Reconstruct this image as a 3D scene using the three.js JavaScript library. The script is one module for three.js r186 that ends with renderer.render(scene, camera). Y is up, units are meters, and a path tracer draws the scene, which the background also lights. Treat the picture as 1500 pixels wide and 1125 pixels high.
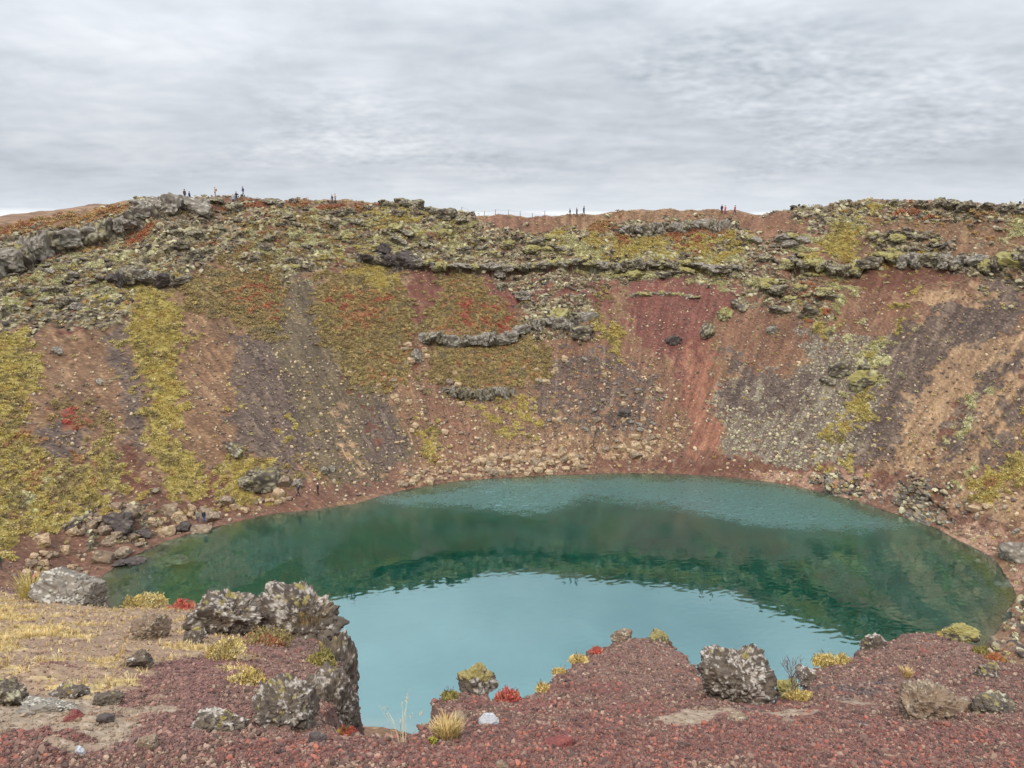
import * as THREE from 'three';
import { mergeGeometries, mergeVertices, toCreasedNormals } from 'three/addons/utils/BufferGeometryUtils.js';
import { MarchingCubes } from 'three/addons/objects/MarchingCubes.js';

// ---------------------------------------------------------------- camera, sky, sun, exposure
const scene = new THREE.Scene();
const FPX = 1100, PITCH = 12.18 * Math.PI / 180, EYE = 38;          // lake level is y = 0
const camera = new THREE.PerspectiveCamera(2 * Math.atan(562.5 / FPX) * 180 / Math.PI, 4 / 3, 0.1, 60000);
camera.position.set(0, EYE, 0);
camera.rotation.set(-PITCH, 0, 0);
const renderer = new THREE.WebGLRenderer({ antialias: true });
renderer.setSize(1024, 768);
renderer.toneMapping = THREE.LinearToneMapping;
renderer.toneMappingExposure = 1.2;
renderer.shadowMap.enabled = true;

// ---- seeded noise
function rng(seed) { let a = seed >>> 0; return () => { a = (a + 0x6D2B79F5) | 0; let t = Math.imul(a ^ (a >>> 15), 1 | a); t = (t + Math.imul(t ^ (t >>> 7), 61 | t)) ^ t; return ((t ^ (t >>> 14)) >>> 0) / 4294967296; }; }
const PERM = new Uint8Array(512); { const r = rng(7), p = [...Array(256).keys()]; for (let i = 255; i > 0; i--) { const j = (r() * (i + 1)) | 0; [p[i], p[j]] = [p[j], p[i]]; } for (let i = 0; i < 512; i++) PERM[i] = p[i & 255]; }
const gr3 = (h, x, y, z) => { h &= 15; const u = h < 8 ? x : y, v = h < 4 ? y : h === 12 || h === 14 ? x : z; return ((h & 1) ? -u : u) + ((h & 2) ? -v : v); };
function pn(x, y, z = 0.37) {
  const fx = Math.floor(x), fy = Math.floor(y), fz = Math.floor(z), X = fx & 255, Y = fy & 255, Z = fz & 255;
  x -= fx; y -= fy; z -= fz;
  const u = x * x * x * (x * (x * 6 - 15) + 10), v = y * y * y * (y * (y * 6 - 15) + 10), w = z * z * z * (z * (z * 6 - 15) + 10);
  const A = PERM[X] + Y, AA = PERM[A] + Z, AB = PERM[A + 1] + Z, B = PERM[X + 1] + Y, BA = PERM[B] + Z, BB = PERM[B + 1] + Z;
  const l = (a, b, t) => a + t * (b - a);
  return l(l(l(gr3(PERM[AA], x, y, z), gr3(PERM[BA], x - 1, y, z), u), l(gr3(PERM[AB], x, y - 1, z), gr3(PERM[BB], x - 1, y - 1, z), u), v),
    l(l(gr3(PERM[AA + 1], x, y, z - 1), gr3(PERM[BA + 1], x - 1, y, z - 1), u), l(gr3(PERM[AB + 1], x, y - 1, z - 1), gr3(PERM[BB + 1], x - 1, y - 1, z - 1), u), v), w);
}
function fbm(x, y, z, o = 4) { let a = 0.5, s = 0; for (let i = 0; i < o; i++) { s += a * pn(x, y, z); x = x * 2.03 + 11.3; y = y * 2.03 + 5.1; z = z * 2.03 + 7.7; a *= 0.5; } return s; }
const sat = x => x < 0 ? 0 : x > 1 ? 1 : x, mix = (a, b, t) => a + (b - a) * t;
const sm = (a, b, x) => { const t = sat((x - a) / (b - a)); return t * t * (3 - 2 * t); };
const h2 = (i, j) => { let n = Math.imul(i, 374761393) + Math.imul(j, 668265263) | 0; n = Math.imul(n ^ (n >>> 13), 1274126177); return ((n ^ (n >>> 16)) >>> 0) / 4294967296; };
const W = { f1: 0, f2: 0, id: 0, dx: 0, dy: 0 };
function worley(x, y, s = 0) {
  const ix = Math.floor(x), iy = Math.floor(y); let f1 = 9, f2 = 9;
  for (let j = -1; j <= 1; j++) for (let i = -1; i <= 1; i++) {
    const cx = ix + i, cy = iy + j, px = cx + h2(cx + s * 131, cy), py = cy + h2(cx + 57 + s * 131, cy + 91), dx = x - px, dy = y - py, d = dx * dx + dy * dy;
    if (d < f1) { f2 = f1; f1 = d; W.id = h2(cx + 17 + s * 131, cy + 1013); W.dx = dx; W.dy = dy; } else if (d < f2) f2 = d;
  }
  W.f1 = Math.sqrt(f1); W.f2 = Math.sqrt(f2); return W;
}

// ---- overcast sky: a layer of stratus with thin ripples, brighter overhead as a cloud layer is
{
  const w = 4096, h = 2048, d = new Float32Array(w * h * 4);
  for (let j = 0; j < h; j++) {
    const el = ((j + 0.5) / h - 0.5) * Math.PI, se = Math.sin(el), ce = Math.cos(el);
    for (let i = 0; i < w; i++) {
      const k = (j * w + i) * 4; d[k + 3] = 1;
      if (el < -0.02) { d[k] = 0.2; d[k + 1] = 0.19; d[k + 2] = 0.18; continue; }
      const az = ((i + 0.5) / w - 0.5) * 2 * Math.PI, x = Math.cos(az) * ce, z = Math.sin(az) * ce;   // as three.js reads it
      const q = 1 / (Math.max(se, 0) + 0.16), X = x * q, Z = z * q;
      let n = fbm(X * 0.75 + 3.1, Z * 0.75 + 1.7, 0.5, 4) * 0.9;
      n += fbm(X * 2.4 + 0.7 * n, Z * 3.0 + 9, 2.1, 4) * 0.7;
      const rip = sm(-0.1, 0.3, pn(X * 0.8 + 6.2, Z * 0.8 + 2.9, 4.4)), wob = 1.2 * pn(X * 2.2, Z * 2.2, 1);
      n += rip * (pn(X * 9 + wob, Z * 11 + wob, 3.3) * 0.32 + pn(X * 20 + wob, Z * 24 + wob, 8.1) * 0.36 + pn(X * 40, Z * 44, 5.5) * 0.2);
      n += fbm(X * 9 + wob, Z * 10, 6, 5) * 0.34 + pn(X * 3 + 5, Z * 9, 12) * 0.1;
      const c = sat(0.5 + n * 0.66), low = 1 - sm(0.0, 0.075, se);
      const g = 1 + 2.7 * Math.pow(Math.max(se, 0), 1.5);
      let R = mix(0.325, 0.625, c), G = mix(0.36, 0.655, c), B = mix(0.405, 0.69, c);
      R = mix(R, 0.66, low * 0.75); G = mix(G, 0.705, low * 0.75); B = mix(B, 0.75, low * 0.75);
      const strip = sm(0.0, 0.006, se) * (1 - sm(0.011, 0.016, se)) * sm(-0.25, 0.15, pn(az * 9 + 3, se * 160, 9));  // bright gap low down
      R = mix(R, 0.9, strip * 0.7); G = mix(G, 0.92, strip * 0.7); B = mix(B, 0.93, strip * 0.7);
      d[k] = R * g; d[k + 1] = G * g; d[k + 2] = B * g;
    }
  }
  const sky = new THREE.DataTexture(d, w, h, THREE.RGBAFormat, THREE.FloatType);
  sky.mapping = THREE.EquirectangularReflectionMapping; sky.magFilter = THREE.LinearFilter; sky.needsUpdate = true;
  scene.background = sky; scene.environment = sky;
}
const sun = new THREE.DirectionalLight(0xfff3e4, 1.5);
sun.position.set(-60, 190, 70); sun.target.position.set(0, 15, -80);
sun.castShadow = true; sun.shadow.radius = 24; sun.shadow.mapSize.set(4096, 4096);
Object.assign(sun.shadow.camera, { left: -130, right: 130, top: 130, bottom: -130, near: 10, far: 500 });
scene.add(sun, sun.target);

// ---------------------------------------------------------------- helpers
const cP = Math.cos(PITCH), sP = Math.sin(PITCH);
const dirOf = (px, py) => { const X = (px - 750) / FPX, Y = -(py - 562.5) / FPX; return [X, Y * cP - sP, -(cP + Y * sP)]; };   // per metre of depth
const at = (px, py, d) => { const r = dirOf(px, py); return [r[0] * d, EYE + r[1] * d, r[2] * d]; };
const lin = c => c.map(v => { v /= 255; return v <= 0.04045 ? v / 12.92 : Math.pow((v + 0.055) / 1.055, 2.4); });
const used = {};
function nm(name) { const n = used[name] = (used[name] ?? -1) + 1; return n ? `${name}_${String(n).padStart(3, '0')}` : name; }
function tag(o, label, category, group, kind) { Object.assign(o.userData, { label, category }); if (group) o.userData.group = group; if (kind) o.userData.kind = kind; return o; }
function put(o, name) { o.name = nm(name); o.traverse(m => { if (m.isMesh) { m.castShadow = true; m.receiveShadow = true; } }); scene.add(o); return o; }
const vmat = (o = {}) => new THREE.MeshStandardMaterial({ vertexColors: true, roughness: 0.95, metalness: 0, ...o });

// ---------------------------------------------------------------- crater layout (plan, polar about the lake)
const CX = 3, CZ = -78, ARC = 60;
const polar = (x, z) => [Math.atan2(x - CX, -(z - CZ)), Math.hypot(x - CX, z - CZ)];
const shorePx = [[135, 855], [160, 835], [200, 812], [235, 795], [290, 778], [340, 766], [400, 752], [450, 748], [520, 738], [600, 716], [660, 706], [700, 702], [760, 699], [850, 695], [940, 693], [1010, 695], [1080, 700], [1150, 709], [1210, 722], [1260, 735], [1310, 752], [1370, 772], [1400, 790], [1440, 808], [1460, 822], [1475, 845], [1490, 870], [1470, 910], [1455, 935]];
const shore = shorePx.map(([x, y]) => { const r = dirOf(x, y), d = -EYE / r[1]; return polar(r[0] * d, r[2] * d); })
  .concat([[-40, -66], [-28, -56], [-10, -51], [10, -50], [28, -53], [38, -58]].map(p => polar(...p)));
const rimSrc = [[-160, 352, 104], [0, 328, 116], [60, 318, 120], [110, 310, 124], [160, 302, 127], [200, 294, 129], [240, 292, 132], [300, 293, 136], [400, 294, 142], [500, 297, 147], [560, 297, 150], [605, 296, 152], [640, 305, 152], [690, 319, 152], [760, 321, 152], [850, 316, 150], [930, 312, 149], [1030, 308, 147], [1110, 315, 143], [1180, 302, 138], [1265, 294, 133], [1330, 299, 128], [1380, 297, 124], [1430, 302, 120], [1500, 304, 115], [1660, 312, 100]];
const rim = rimSrc.map(([x, y, d]) => { const p = at(x, y, d); return [...polar(p[0], p[2]), p[1]]; })
  .concat([[-92, -62, 36], [-76, -35, 35], [-50, -14, 34], [-24, -4, 33], [0, -1, 32], [26, -4, 33], [52, -12, 34], [78, -32, 35], [92, -60, 37]].map(([x, z, y]) => [...polar(x, z), y]));
const NT = 3600, tabS = new Float32Array(NT), tabR = new Float32Array(NT), tabH = new Float32Array(NT);
function fillTab(tab, list, col, smooth) {
  const l = list.slice().sort((a, b) => a[0] - b[0]), n = l.length, tmp = new Float32Array(NT);
  for (let i = 0; i < NT; i++) {
    const th = (i / NT) * 2 * Math.PI - Math.PI; let k = 0; while (k < n && l[k][0] <= th) k++;
    const a = l[(k - 1 + n) % n], b = l[k % n]; let ta = a[0], tb = b[0]; if (k === 0) ta -= 2 * Math.PI; if (k === n) tb += 2 * Math.PI;
    tmp[i] = mix(a[col], b[col], sat((th - ta) / (tb - ta || 1)));
  }
  for (let i = 0; i < NT; i++) { let s = 0; for (let j = -smooth; j <= smooth; j++) s += tmp[(i + j + NT) % NT]; tab[i] = s / (2 * smooth + 1); }
}
fillTab(tabS, shore, 1, 12); fillTab(tabR, rim, 1, 22); fillTab(tabH, rim, 2, 10);
const tl = (tab, th) => { let f = (th / (2 * Math.PI) + 0.5) * NT; f = ((f % NT) + NT) % NT; const i = f | 0; return mix(tab[i], tab[(i + 1) % NT], f - i); };
const PT = [[0, 0], [0.03, 0.014], [0.075, 0.033], [0.11, 0.06], [0.2, 0.135], [0.35, 0.285], [0.55, 0.505], [0.7, 0.67], [0.8, 0.79], [0.9, 0.905], [0.96, 0.965], [1, 1]];
function prof(t) { let i = 1; while (i < PT.length - 1 && PT[i][0] < t) i++; const [a, ha] = PT[i - 1], [b, hb] = PT[i]; return mix(ha, hb, (t - a) / (b - a)); }
function bedDepth(d, th) { const k = 7.5 + 7 * Math.exp(-(((th + 1.6) / 0.5) ** 2)) + 2.5 * Math.exp(-(((th - 1.8) / 0.4) ** 2)); return 7.5 * (1 - Math.exp(-Math.pow(d / k, 1.5))); }
// smooth base of the crater: height over plan
let LEDGES = [];
function baseH(th, r) {
  const rs = tl(tabS, th), rr = tl(tabR, th), hr = tl(tabH, th);
  if (r < rs) return -bedDepth(rs - r, th);
  const t = (r - rs) / (rr - rs);
  if (t <= 1) {
    let h = prof(t) * hr; const s = th * ARC;
    for (const L of LEDGES) { if (s < L.s0 || s > L.s1) continue; const rl = L.rAt(s), d = rl - r; if (d > 0 && d < L.w) { const e = Math.min(1, (s - L.s0) / 2, (L.s1 - s) / 2); h -= L.c * e * (1 - d / L.w) * sm(0, 0.35, d); } }
    return h;
  }
  const o = r - rr; return Math.max(16, hr + 0.25 - 0.02 * o - 0.0022 * Math.min(o, 60) ** 2 - 0.14 * Math.max(0, o - 20));
}
function hitWall(px, py, fn = baseH) {
  const v = dirOf(px, py); let best = 1e9, bd = 0, prev = null;
  for (let d = 42; d < 175; d += 0.3) {
    const y = EYE + v[1] * d; const [th, r] = polar(v[0] * d, v[2] * d), gap = y - fn(th, r);
    if (gap < best) { best = gap; bd = d; }
    if (gap < 0) { let a = d - 0.3, b = d; for (let k = 0; k < 12; k++) { const m = (a + b) / 2, [t2, r2] = polar(v[0] * m, v[2] * m); if (EYE + v[1] * m - fn(t2, r2) < 0) b = m; else a = m; } const p = [v[0] * b, EYE + v[1] * b, v[2] * b]; return { p, d: b, th: polar(p[0], p[2])[0], r: polar(p[0], p[2])[1], ok: true }; }
  }
  const x = v[0] * bd, z = v[2] * bd, [th, r] = polar(x, z); return { p: [x, fn(th, r), z], d: bd, th, r, ok: false };
}
// ledges that step the slope: picture line -> place on the slope
const ledgeLines = {
  scarp: { px: [[-60, 392], [0, 372], [60, 352], [120, 334], [180, 318], [225, 306]], c: 2.4, w: 5 },
  lip: { px: [[596, 380], [640, 386], [720, 389], [800, 385], [900, 384], [1000, 386], [1085, 392]], c: 1.5, w: 3.5 },
  mossy: { px: [[1150, 380], [1200, 382], [1240, 391], [1285, 382]], c: 1.6, w: 3.5 },
  grey: { px: [[612, 487], [650, 492], [700, 494], [740, 490], [775, 473], [820, 466], [862, 460]], c: 1.6, w: 4 },
  columns: { px: [[645, 569], [700, 574], [752, 570]], c: 1.0, w: 3 },
  upper: { px: [[905, 335], [960, 331], [1010, 329], [1066, 326]], c: 1.2, w: 3 },
  pale: { px: [[1285, 374], [1340, 372], [1400, 377], [1500, 376], [1560, 378]], c: 1.3, w: 3.5 },
  hollow: { px: [[150, 404], [190, 398], [225, 402], [262, 408]], c: 1.8, w: 4 },
  crag: { px: [[520, 374], [560, 376], [600, 384]], c: 1.6, w: 3.5 },
};
{
  const made = [];
  for (const k in ledgeLines) {
    const L = ledgeLines[k]; L.hits = L.px.map(([x, y]) => hitWall(x, y)); const q = L.hits.map(h => [h.th * ARC, h.r]).sort((a, b) => a[0] - b[0]);
    L.s0 = q[0][0]; L.s1 = q[q.length - 1][0];
    L.rAt = s => { let i = 1; while (i < q.length - 1 && q[i][0] < s) i++; return mix(q[i - 1][1], q[i][1], sat((s - q[i - 1][0]) / (q[i][0] - q[i - 1][0] || 1))) + 0.5 * pn(s * 0.5, 3.3) + 0.25 * pn(s * 1.7, 8.8); };
    made.push(L);
  }
  LEDGES = made;
}

// ---------------------------------------------------------------- what covers the slope (materials of the ground)
const ALB = 0.86;                                                   // picture tone -> base colour
const pal = (...l) => l.map(c => { const v = lin(c), g = (v[0] + v[1] + v[2]) / 3; return v.map(x => mix(g, x, 0.98) * ALB); });
const MAT = {
  brown: { c: pal([130, 99, 74], [104, 78, 60], [166, 134, 100]) },
  red: { c: pal([118, 72, 62], [102, 62, 55], [140, 96, 82]) },
  redbrown: { c: pal([128, 92, 71], [106, 75, 60], [152, 118, 92]) },
  purple: { c: pal([97, 81, 72], [77, 65, 60], [142, 124, 106]) },
  grey: { c: pal([99, 86, 67], [83, 73, 59], [132, 116, 90]) },
  tan: { c: pal([164, 132, 98], [138, 108, 84], [186, 156, 120]) },
  track: { c: pal([144, 97, 76], [126, 82, 66], [164, 119, 92]) },
  earth: { c: pal([106, 68, 53], [92, 57, 46], [128, 88, 68]) },
  path: { c: pal([114, 80, 64], [100, 68, 55], [142, 108, 86]) },
  beach: { c: pal([166, 130, 106], [140, 106, 88], [186, 156, 130]) },
  speck: { c: pal([116, 102, 90], [100, 86, 78], [168, 162, 140]), lich: 1 },
  moss: { c: pal([166, 150, 72], [146, 130, 66], [182, 168, 96]), veg: 1, v: 'moss' },
  paleMoss: { c: pal([178, 172, 122], [156, 147, 98], [196, 191, 148]), veg: 0.5, v: 'pale', rock: 0.3 },
  olive: { c: pal([138, 118, 78], [122, 100, 70], [154, 136, 90]), veg: 1, v: 'olive' },
  heath: { c: pal([150, 108, 66], [134, 90, 60], [164, 130, 78]), veg: 1, v: 'heath' },
  rust: { c: pal([152, 102, 72], [136, 88, 64], [164, 120, 82]), veg: 1, v: 'rust' },
  scarlet: { c: pal([150, 84, 68], [134, 80, 62], [164, 110, 80]), veg: 1.4, v: 'scarlet' },
  rock: { c: pal([112, 99, 84], [76, 67, 60], [172, 163, 130]), rock: 1 },
  darkrock: { c: pal([96, 88, 80], [78, 72, 68], [140, 136, 124]), rock: 1 },
};
const P = (mat, dens, ...pts) => ({ mat, dens, pts });
const PATCH = [
  // broad grounds of the slope
  P('redbrown', 1, [690, 318], [800, 316], [805, 345], [822, 372], [720, 378], [690, 350]),
  P('redbrown', 1, [1075, 316], [1190, 306], [1205, 335], [1172, 382], [1085, 392], [1065, 350]),
  P('red', 0.75, [600, 388], [760, 392], [900, 405], [900, 470], [780, 460], [690, 440], [630, 470], [590, 490], [600, 430]),
  P('redbrown', 0.85, [1030, 425], [1170, 410], [1240, 440], [1200, 500], [1170, 530], [1100, 570], [1060, 510]),
  P('redbrown', 0.7, [760, 490], [930, 480], [990, 540], [1000, 640], [900, 640], [760, 560]),
  P('brown', 1, [1270, 320], [1400, 320], [1500, 340], [1500, 365], [1390, 365], [1290, 345]),
  P('purple', 0.6, [760, 530], [900, 500], [970, 560], [960, 640], [860, 640], [780, 600]),
  P('grey', 1.35, [396, 418], [444, 410], [460, 470], [528, 530], [568, 586], [602, 660], [588, 692], [562, 712], [496, 718], [444, 660], [424, 560], [406, 500]),
  P('purple', 0.8, [530, 612], [562, 588], [594, 650], [576, 690], [542, 684]),
  P('purple', 1, [350, 500], [402, 488], [428, 560], [446, 640], [436, 712], [345, 652], [348, 560]),
  P('purple', 1, [166, 478], [196, 476], [212, 600], [206, 664], [188, 640], [165, 540]),
  P('purple', 1, [55, 622], [120, 618], [134, 668], [72, 684], [44, 652]),
  P('redbrown', 1, [625, 548], [668, 575], [706, 640], [694, 672], [650, 672], [618, 600]),
  P('red', 1, [918, 408], [1012, 412], [1085, 420], [1085, 445], [1042, 470], [1030, 515], [962, 515], [925, 470]),
  P('red', 0.6, [950, 480], [1035, 480], [1022, 560], [1008, 640], [995, 600], [985, 540]),
  P('speck', 1, [1050, 560], [1120, 540], [1200, 560], [1230, 640], [1226, 690], [1120, 680], [1056, 660]),
  P('purple', 0.6, [1056, 500], [1110, 520], [1200, 560], [1200, 600], [1050, 620]),
  P('speck', 0.9, [1170, 480], [1240, 470], [1300, 500], [1300, 600], [1260, 690], [1200, 690], [1180, 560]),
  P('purple', 1, [1270, 470], [1330, 430], [1450, 402], [1500, 420], [1500, 480], [1420, 530], [1330, 620], [1300, 680], [1250, 690], [1290, 560]),
  P('redbrown', 1, [1215, 440], [1300, 412], [1400, 402], [1440, 410], [1400, 450], [1290, 480], [1230, 480], [1200, 500]),
  P('earth', 0.8, [1250, 392], [1420, 385], [1440, 405], [1330, 430], [1260, 430]),
  P('tan', 0.85, [1330, 560], [1400, 520], [1510, 480], [1510, 610], [1420, 700], [1300, 690], [1330, 630]),
  P('purple', 0.8, [1390, 620], [1440, 560], [1500, 520], [1500, 545], [1440, 600], [1400, 690], [1360, 690]),
  P('purple', 0.7, [1440, 640], [1500, 575], [1510, 640], [1450, 690]),
  P('tan', 0.6, [1330, 440], [1440, 405], [1450, 440], [1380, 470], [1330, 480]),
  P('track', 1.2, [1008, 500], [1034, 500], [1040, 600], [1046, 660], [1072, 692], [1000, 692], [1016, 660], [1010, 580]),
  P('red', 0.9, [1012, 470], [1034, 470], [1034, 520], [1010, 520]),
  // the benches and the beach
  P('path', 1, [-60, 860], [-40, 780], [60, 775], [130, 748], [200, 735], [300, 732], [430, 716], [500, 718], [580, 690], [660, 676], [780, 672], [880, 670], [1050, 668], [1200, 684], [1310, 694], [1420, 742], [1500, 770], [1560, 800], [1560, 960], [1460, 960], [1500, 870], [1470, 815], [1380, 770], [1250, 730], [1080, 702], [850, 697], [700, 704], [600, 718], [450, 750], [290, 780], [140, 858]),
  P('earth', 0.8, [840, 690], [930, 678], [1050, 676], [1200, 690], [1300, 712], [1190, 706], [1060, 694], [940, 692]),
  P('beach', 0.9, [1110, 692], [1160, 690], [1240, 700], [1320, 720], [1300, 735], [1210, 716], [1120, 704]),
  P('beach', 0.9, [1380, 775], [1410, 765], [1460, 790], [1470, 815], [1420, 808]),
  P('tan', 0.8, [1380, 720], [1500, 690], [1520, 780], [1440, 760]),
  P('beach', 0.7, [1480, 830], [1540, 830], [1540, 900], [1495, 890]),
  P('tan', 0.5, [560, 690], [700, 660], [860, 640], [980, 640], [980, 672], [850, 690], [700, 700], [600, 714]),
  P('earth', 0.9, [160, 648], [190, 648], [224, 732], [192, 734]),
  P('earth', 0.9, [286, 690], [322, 690], [334, 742], [300, 740]),
  P('earth', 0.9, [604, 392], [626, 392], [626, 450], [606, 486], [618, 560], [604, 560], [588, 486], [606, 430]),
  P('earth', 0.9, [80, 468], [112, 460], [150, 472], [130, 486], [92, 484]),
  P('earth', 0.6, [1398, 584], [1420, 578], [1404, 612], [1388, 640], [1366, 668], [1352, 672], [1374, 636], [1386, 606]), P('earth', 0.5, [1470, 570], [1500, 556], [1500, 566], [1476, 580]),
  P('earth', 0.55, [492, 536], [502, 536], [530, 590], [566, 660], [556, 662], [520, 596]), P('tan', 0.4, [476, 560], [486, 550], [520, 640], [540, 706], [516, 706], [496, 640]),
  // lava rock
  P('rock', 0.93, [-80, 385], [0, 338], [60, 330], [130, 314], [205, 294], [300, 288], [420, 290], [600, 288], [640, 300], [690, 316], [700, 345], [704, 388], [600, 390], [560, 374], [480, 390], [405, 424], [330, 380], [260, 412], [215, 418], [190, 474], [60, 484], [-60, 490]),
  P('rock', 0.85, [690, 345], [800, 340], [880, 330], [1080, 322], [1110, 345], [1110, 388], [1085, 418], [900, 412], [840, 396], [700, 392]),
  P('rock', 0.6, [700, 392], [900, 396], [900, 420], [820, 440], [740, 430]),
  P('rock', 0.75, [1085, 350], [1180, 340], [1190, 380], [1230, 440], [1210, 470], [1120, 460], [1080, 430]),
  P('rock', 0.95, [1130, 308], [1260, 288], [1340, 294], [1400, 288], [1580, 300], [1580, 326], [1400, 322], [1300, 320], [1200, 328]),
  P('rock', 0.85, [1255, 340], [1340, 338], [1400, 362], [1560, 358], [1560, 430], [1440, 418], [1400, 390], [1290, 392]),
  P('rock', 0.7, [760, 440], [870, 440], [870, 500], [770, 500]),
  P('darkrock', 0.9, [1310, 720], [1350, 712], [1392, 745], [1390, 772], [1330, 756]),
  P('darkrock', 0.9, [1200, 704], [1250, 706], [1290, 730], [1240, 728]),
  P('darkrock', 0.8, [1474, 890], [1540, 880], [1540, 960], [1460, 940]),
  P('rock', 0.6, [100, 745], [200, 735], [240, 760], [210, 800], [140, 800]),
  P('darkrock', 0.95, [556, 372], [600, 372], [614, 388], [590, 402], [556, 392]),
  P('darkrock', 0.85, [60, 350], [110, 328], [118, 342], [80, 372]),
  P('darkrock', 0.85, [160, 396], [215, 392], [230, 410], [190, 416]),
  P('earth', 0.85, [520, 350], [470, 410], [478, 412], [530, 352]), P('earth', 0.7, [440, 300], [460, 300], [462, 360], [448, 362]),
  // heath, moss and grass
  P('heath', 1, [-80, 350], [0, 326], [110, 308], [190, 294], [190, 300], [60, 334], [0, 346]),
  P('rust', 0.6, [-20, 340], [60, 322], [100, 316], [60, 328]),
  P('heath', 0.9, [130, 352], [190, 328], [232, 316], [238, 328], [182, 346], [122, 364]),
  P('rust', 0.95, [162, 347], [200, 337], [202, 348], [166, 354]),
  P('rust', 0.9, [28, 372], [82, 360], [84, 372], [32, 380]),
  P('moss', 0.9, [-30, 388], [28, 376], [30, 386], [0, 393]),
  P('moss', 0.8, [140, 408], [180, 404], [190, 420], [150, 428]),
  P('rust', 0.8, [280, 302], [400, 294], [480, 296], [560, 296], [480, 304], [300, 312]),
  P('path', 0.7, [300, 296], [420, 294], [540, 297], [480, 303], [310, 306]),
  P('paleMoss', 0.5, [400, 310], [560, 300], [700, 330], [700, 384], [560, 360], [420, 400], [330, 360]),
  P('paleMoss', 0.45, [0, 390], [200, 350], [240, 400], [180, 460], [0, 470]),
  P('olive', 0.42, [240, 320], [420, 300], [560, 306], [690, 335], [690, 380], [560, 360], [420, 400], [300, 380]), P('heath', 0.3, [250, 330], [420, 310], [560, 320], [560, 350], [400, 390], [260, 380]), P('earth', 0.3, [300, 310], [680, 320], [690, 380], [400, 400]),
  P('olive', 0.4, [0, 400], [200, 350], [240, 400], [150, 460], [0, 470]), P('heath', 0.3, [0, 400], [200, 360], [180, 450], [0, 460]), P('brown', 0.4, [700, 345], [840, 345], [840, 385], [700, 385]), P('redbrown', 0.45, [1085, 345], [1200, 340], [1230, 440], [1120, 455]), P('brown', 0.4, [1270, 340], [1500, 360], [1500, 420], [1400, 390]),
  P('moss', 0.55, [540, 300], [610, 292], [640, 320], [600, 350], [540, 340]),
  P('moss', 0.7, [495, 352], [545, 350], [535, 366], [480, 378]),
  P('olive', 0.95, [270, 420], [330, 385], [390, 380], [420, 402], [402, 440], [410, 500], [330, 480], [265, 450]),
  P('heath', 0.5, [310, 400], [400, 390], [400, 460], [330, 465]),
  P('rust', 0.55, [340, 410], [395, 400], [398, 450], [360, 465]),
  P('olive', 0.95, [452, 415], [540, 376], [574, 378], [584, 420], [602, 430], [602, 480], [566, 520], [560, 570], [500, 545], [450, 460]),
  P('heath', 0.5, [455, 420], [520, 400], [580, 440], [560, 500], [500, 500]),
  P('moss', 0.92, [508, 384], [558, 374], [580, 410], [560, 432], [520, 416]),
  P('scarlet', 0.5, [490, 440], [560, 440], [575, 470], [520, 478]),
  P('rust', 0.5, [470, 430], [580, 430], [590, 470], [500, 480]),
  P('olive', 0.9, [628, 394], [682, 388], [744, 440], [764, 490], [620, 494], [604, 480], [640, 430]),
  P('heath', 0.5, [640, 400], [740, 440], [750, 485], [640, 485]),
  P('scarlet', 0.9, [664, 438], [692, 438], [696, 480], [666, 482]), P('scarlet', 0.9, [722, 470], [752, 456], [752, 480], [726, 484]), P('scarlet', 0.4, [650, 430], [760, 450], [750, 484], [660, 484]),
  P('olive', 0.92, [634, 500], [764, 494], [806, 510], [796, 560], [724, 584], [634, 566]),
  P('heath', 0.45, [640, 505], [760, 500], [790, 550], [680, 570]), P('scarlet', 0.35, [690, 520], [740, 530], [730, 550], [700, 552]),
  P('olive', 0.75, [510, 490], [600, 480], [612, 560], [560, 585], [510, 560]),
  P('heath', 0.4, [520, 500], [600, 500], [600, 570], [540, 570]),
  P('moss', 0.5, [660, 570], [760, 560], [800, 600], [790, 640], [740, 640]),
  P('moss', 0.8, [615, 622], [640, 620], [646, 660], [625, 664]),
  P('moss', 0.8, [860, 470], [910, 470], [920, 500], [880, 505]), P('olive', 0.6, [860, 410], [890, 420], [885, 480], [868, 480]),
  P('moss', 0.75, [800, 336], [850, 345], [980, 345], [1100, 338], [1085, 388], [900, 386], [800, 376]),
  P('paleMoss', 0.7, [800, 340], [830, 335], [900, 370], [1090, 370], [1085, 388], [860, 386], [800, 370]),
  P('paleMoss', 0.55, [820, 395], [920, 395], [1100, 392], [1105, 412], [1000, 418], [900, 408]),
  P('rust', 0.85, [985, 340], [1060, 332], [1056, 348], [988, 352]), P('rust', 0.8, [985, 360], [1040, 362], [1040, 374], [985, 372]), P('heath', 0.9, [866, 330], [892, 322], [900, 340], [870, 344]),
  P('rust', 0.6, [880, 340], [930, 345], [920, 358], [880, 350]),
  P('paleMoss', 0.9, [1198, 345], [1226, 315], [1262, 318], [1258, 352], [1210, 354]),
  P('moss', 0.8, [1198, 345], [1226, 318], [1260, 322], [1255, 370], [1282, 388], [1205, 388], [1180, 372]),
  P('paleMoss', 0.8, [1166, 350], [1188, 335], [1190, 362], [1168, 368]),
  P('rust', 0.9, [1300, 310], [1345, 306], [1350, 316], [1305, 320]), P('heath', 0.7, [1340, 312], [1500, 318], [1500, 330], [1380, 326]), P('moss', 0.6, [1260, 296], [1300, 290], [1300, 318], [1240, 322]),
  P('paleMoss', 0.9, [1475, 325], [1510, 320], [1510, 345], [1480, 348]),
  P('moss', 0.95, [1284, 384], [1330, 370], [1356, 368], [1352, 384], [1300, 392]),
  P('paleMoss', 0.6, [1180, 395], [1270, 390], [1260, 450], [1220, 440]),
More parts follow.
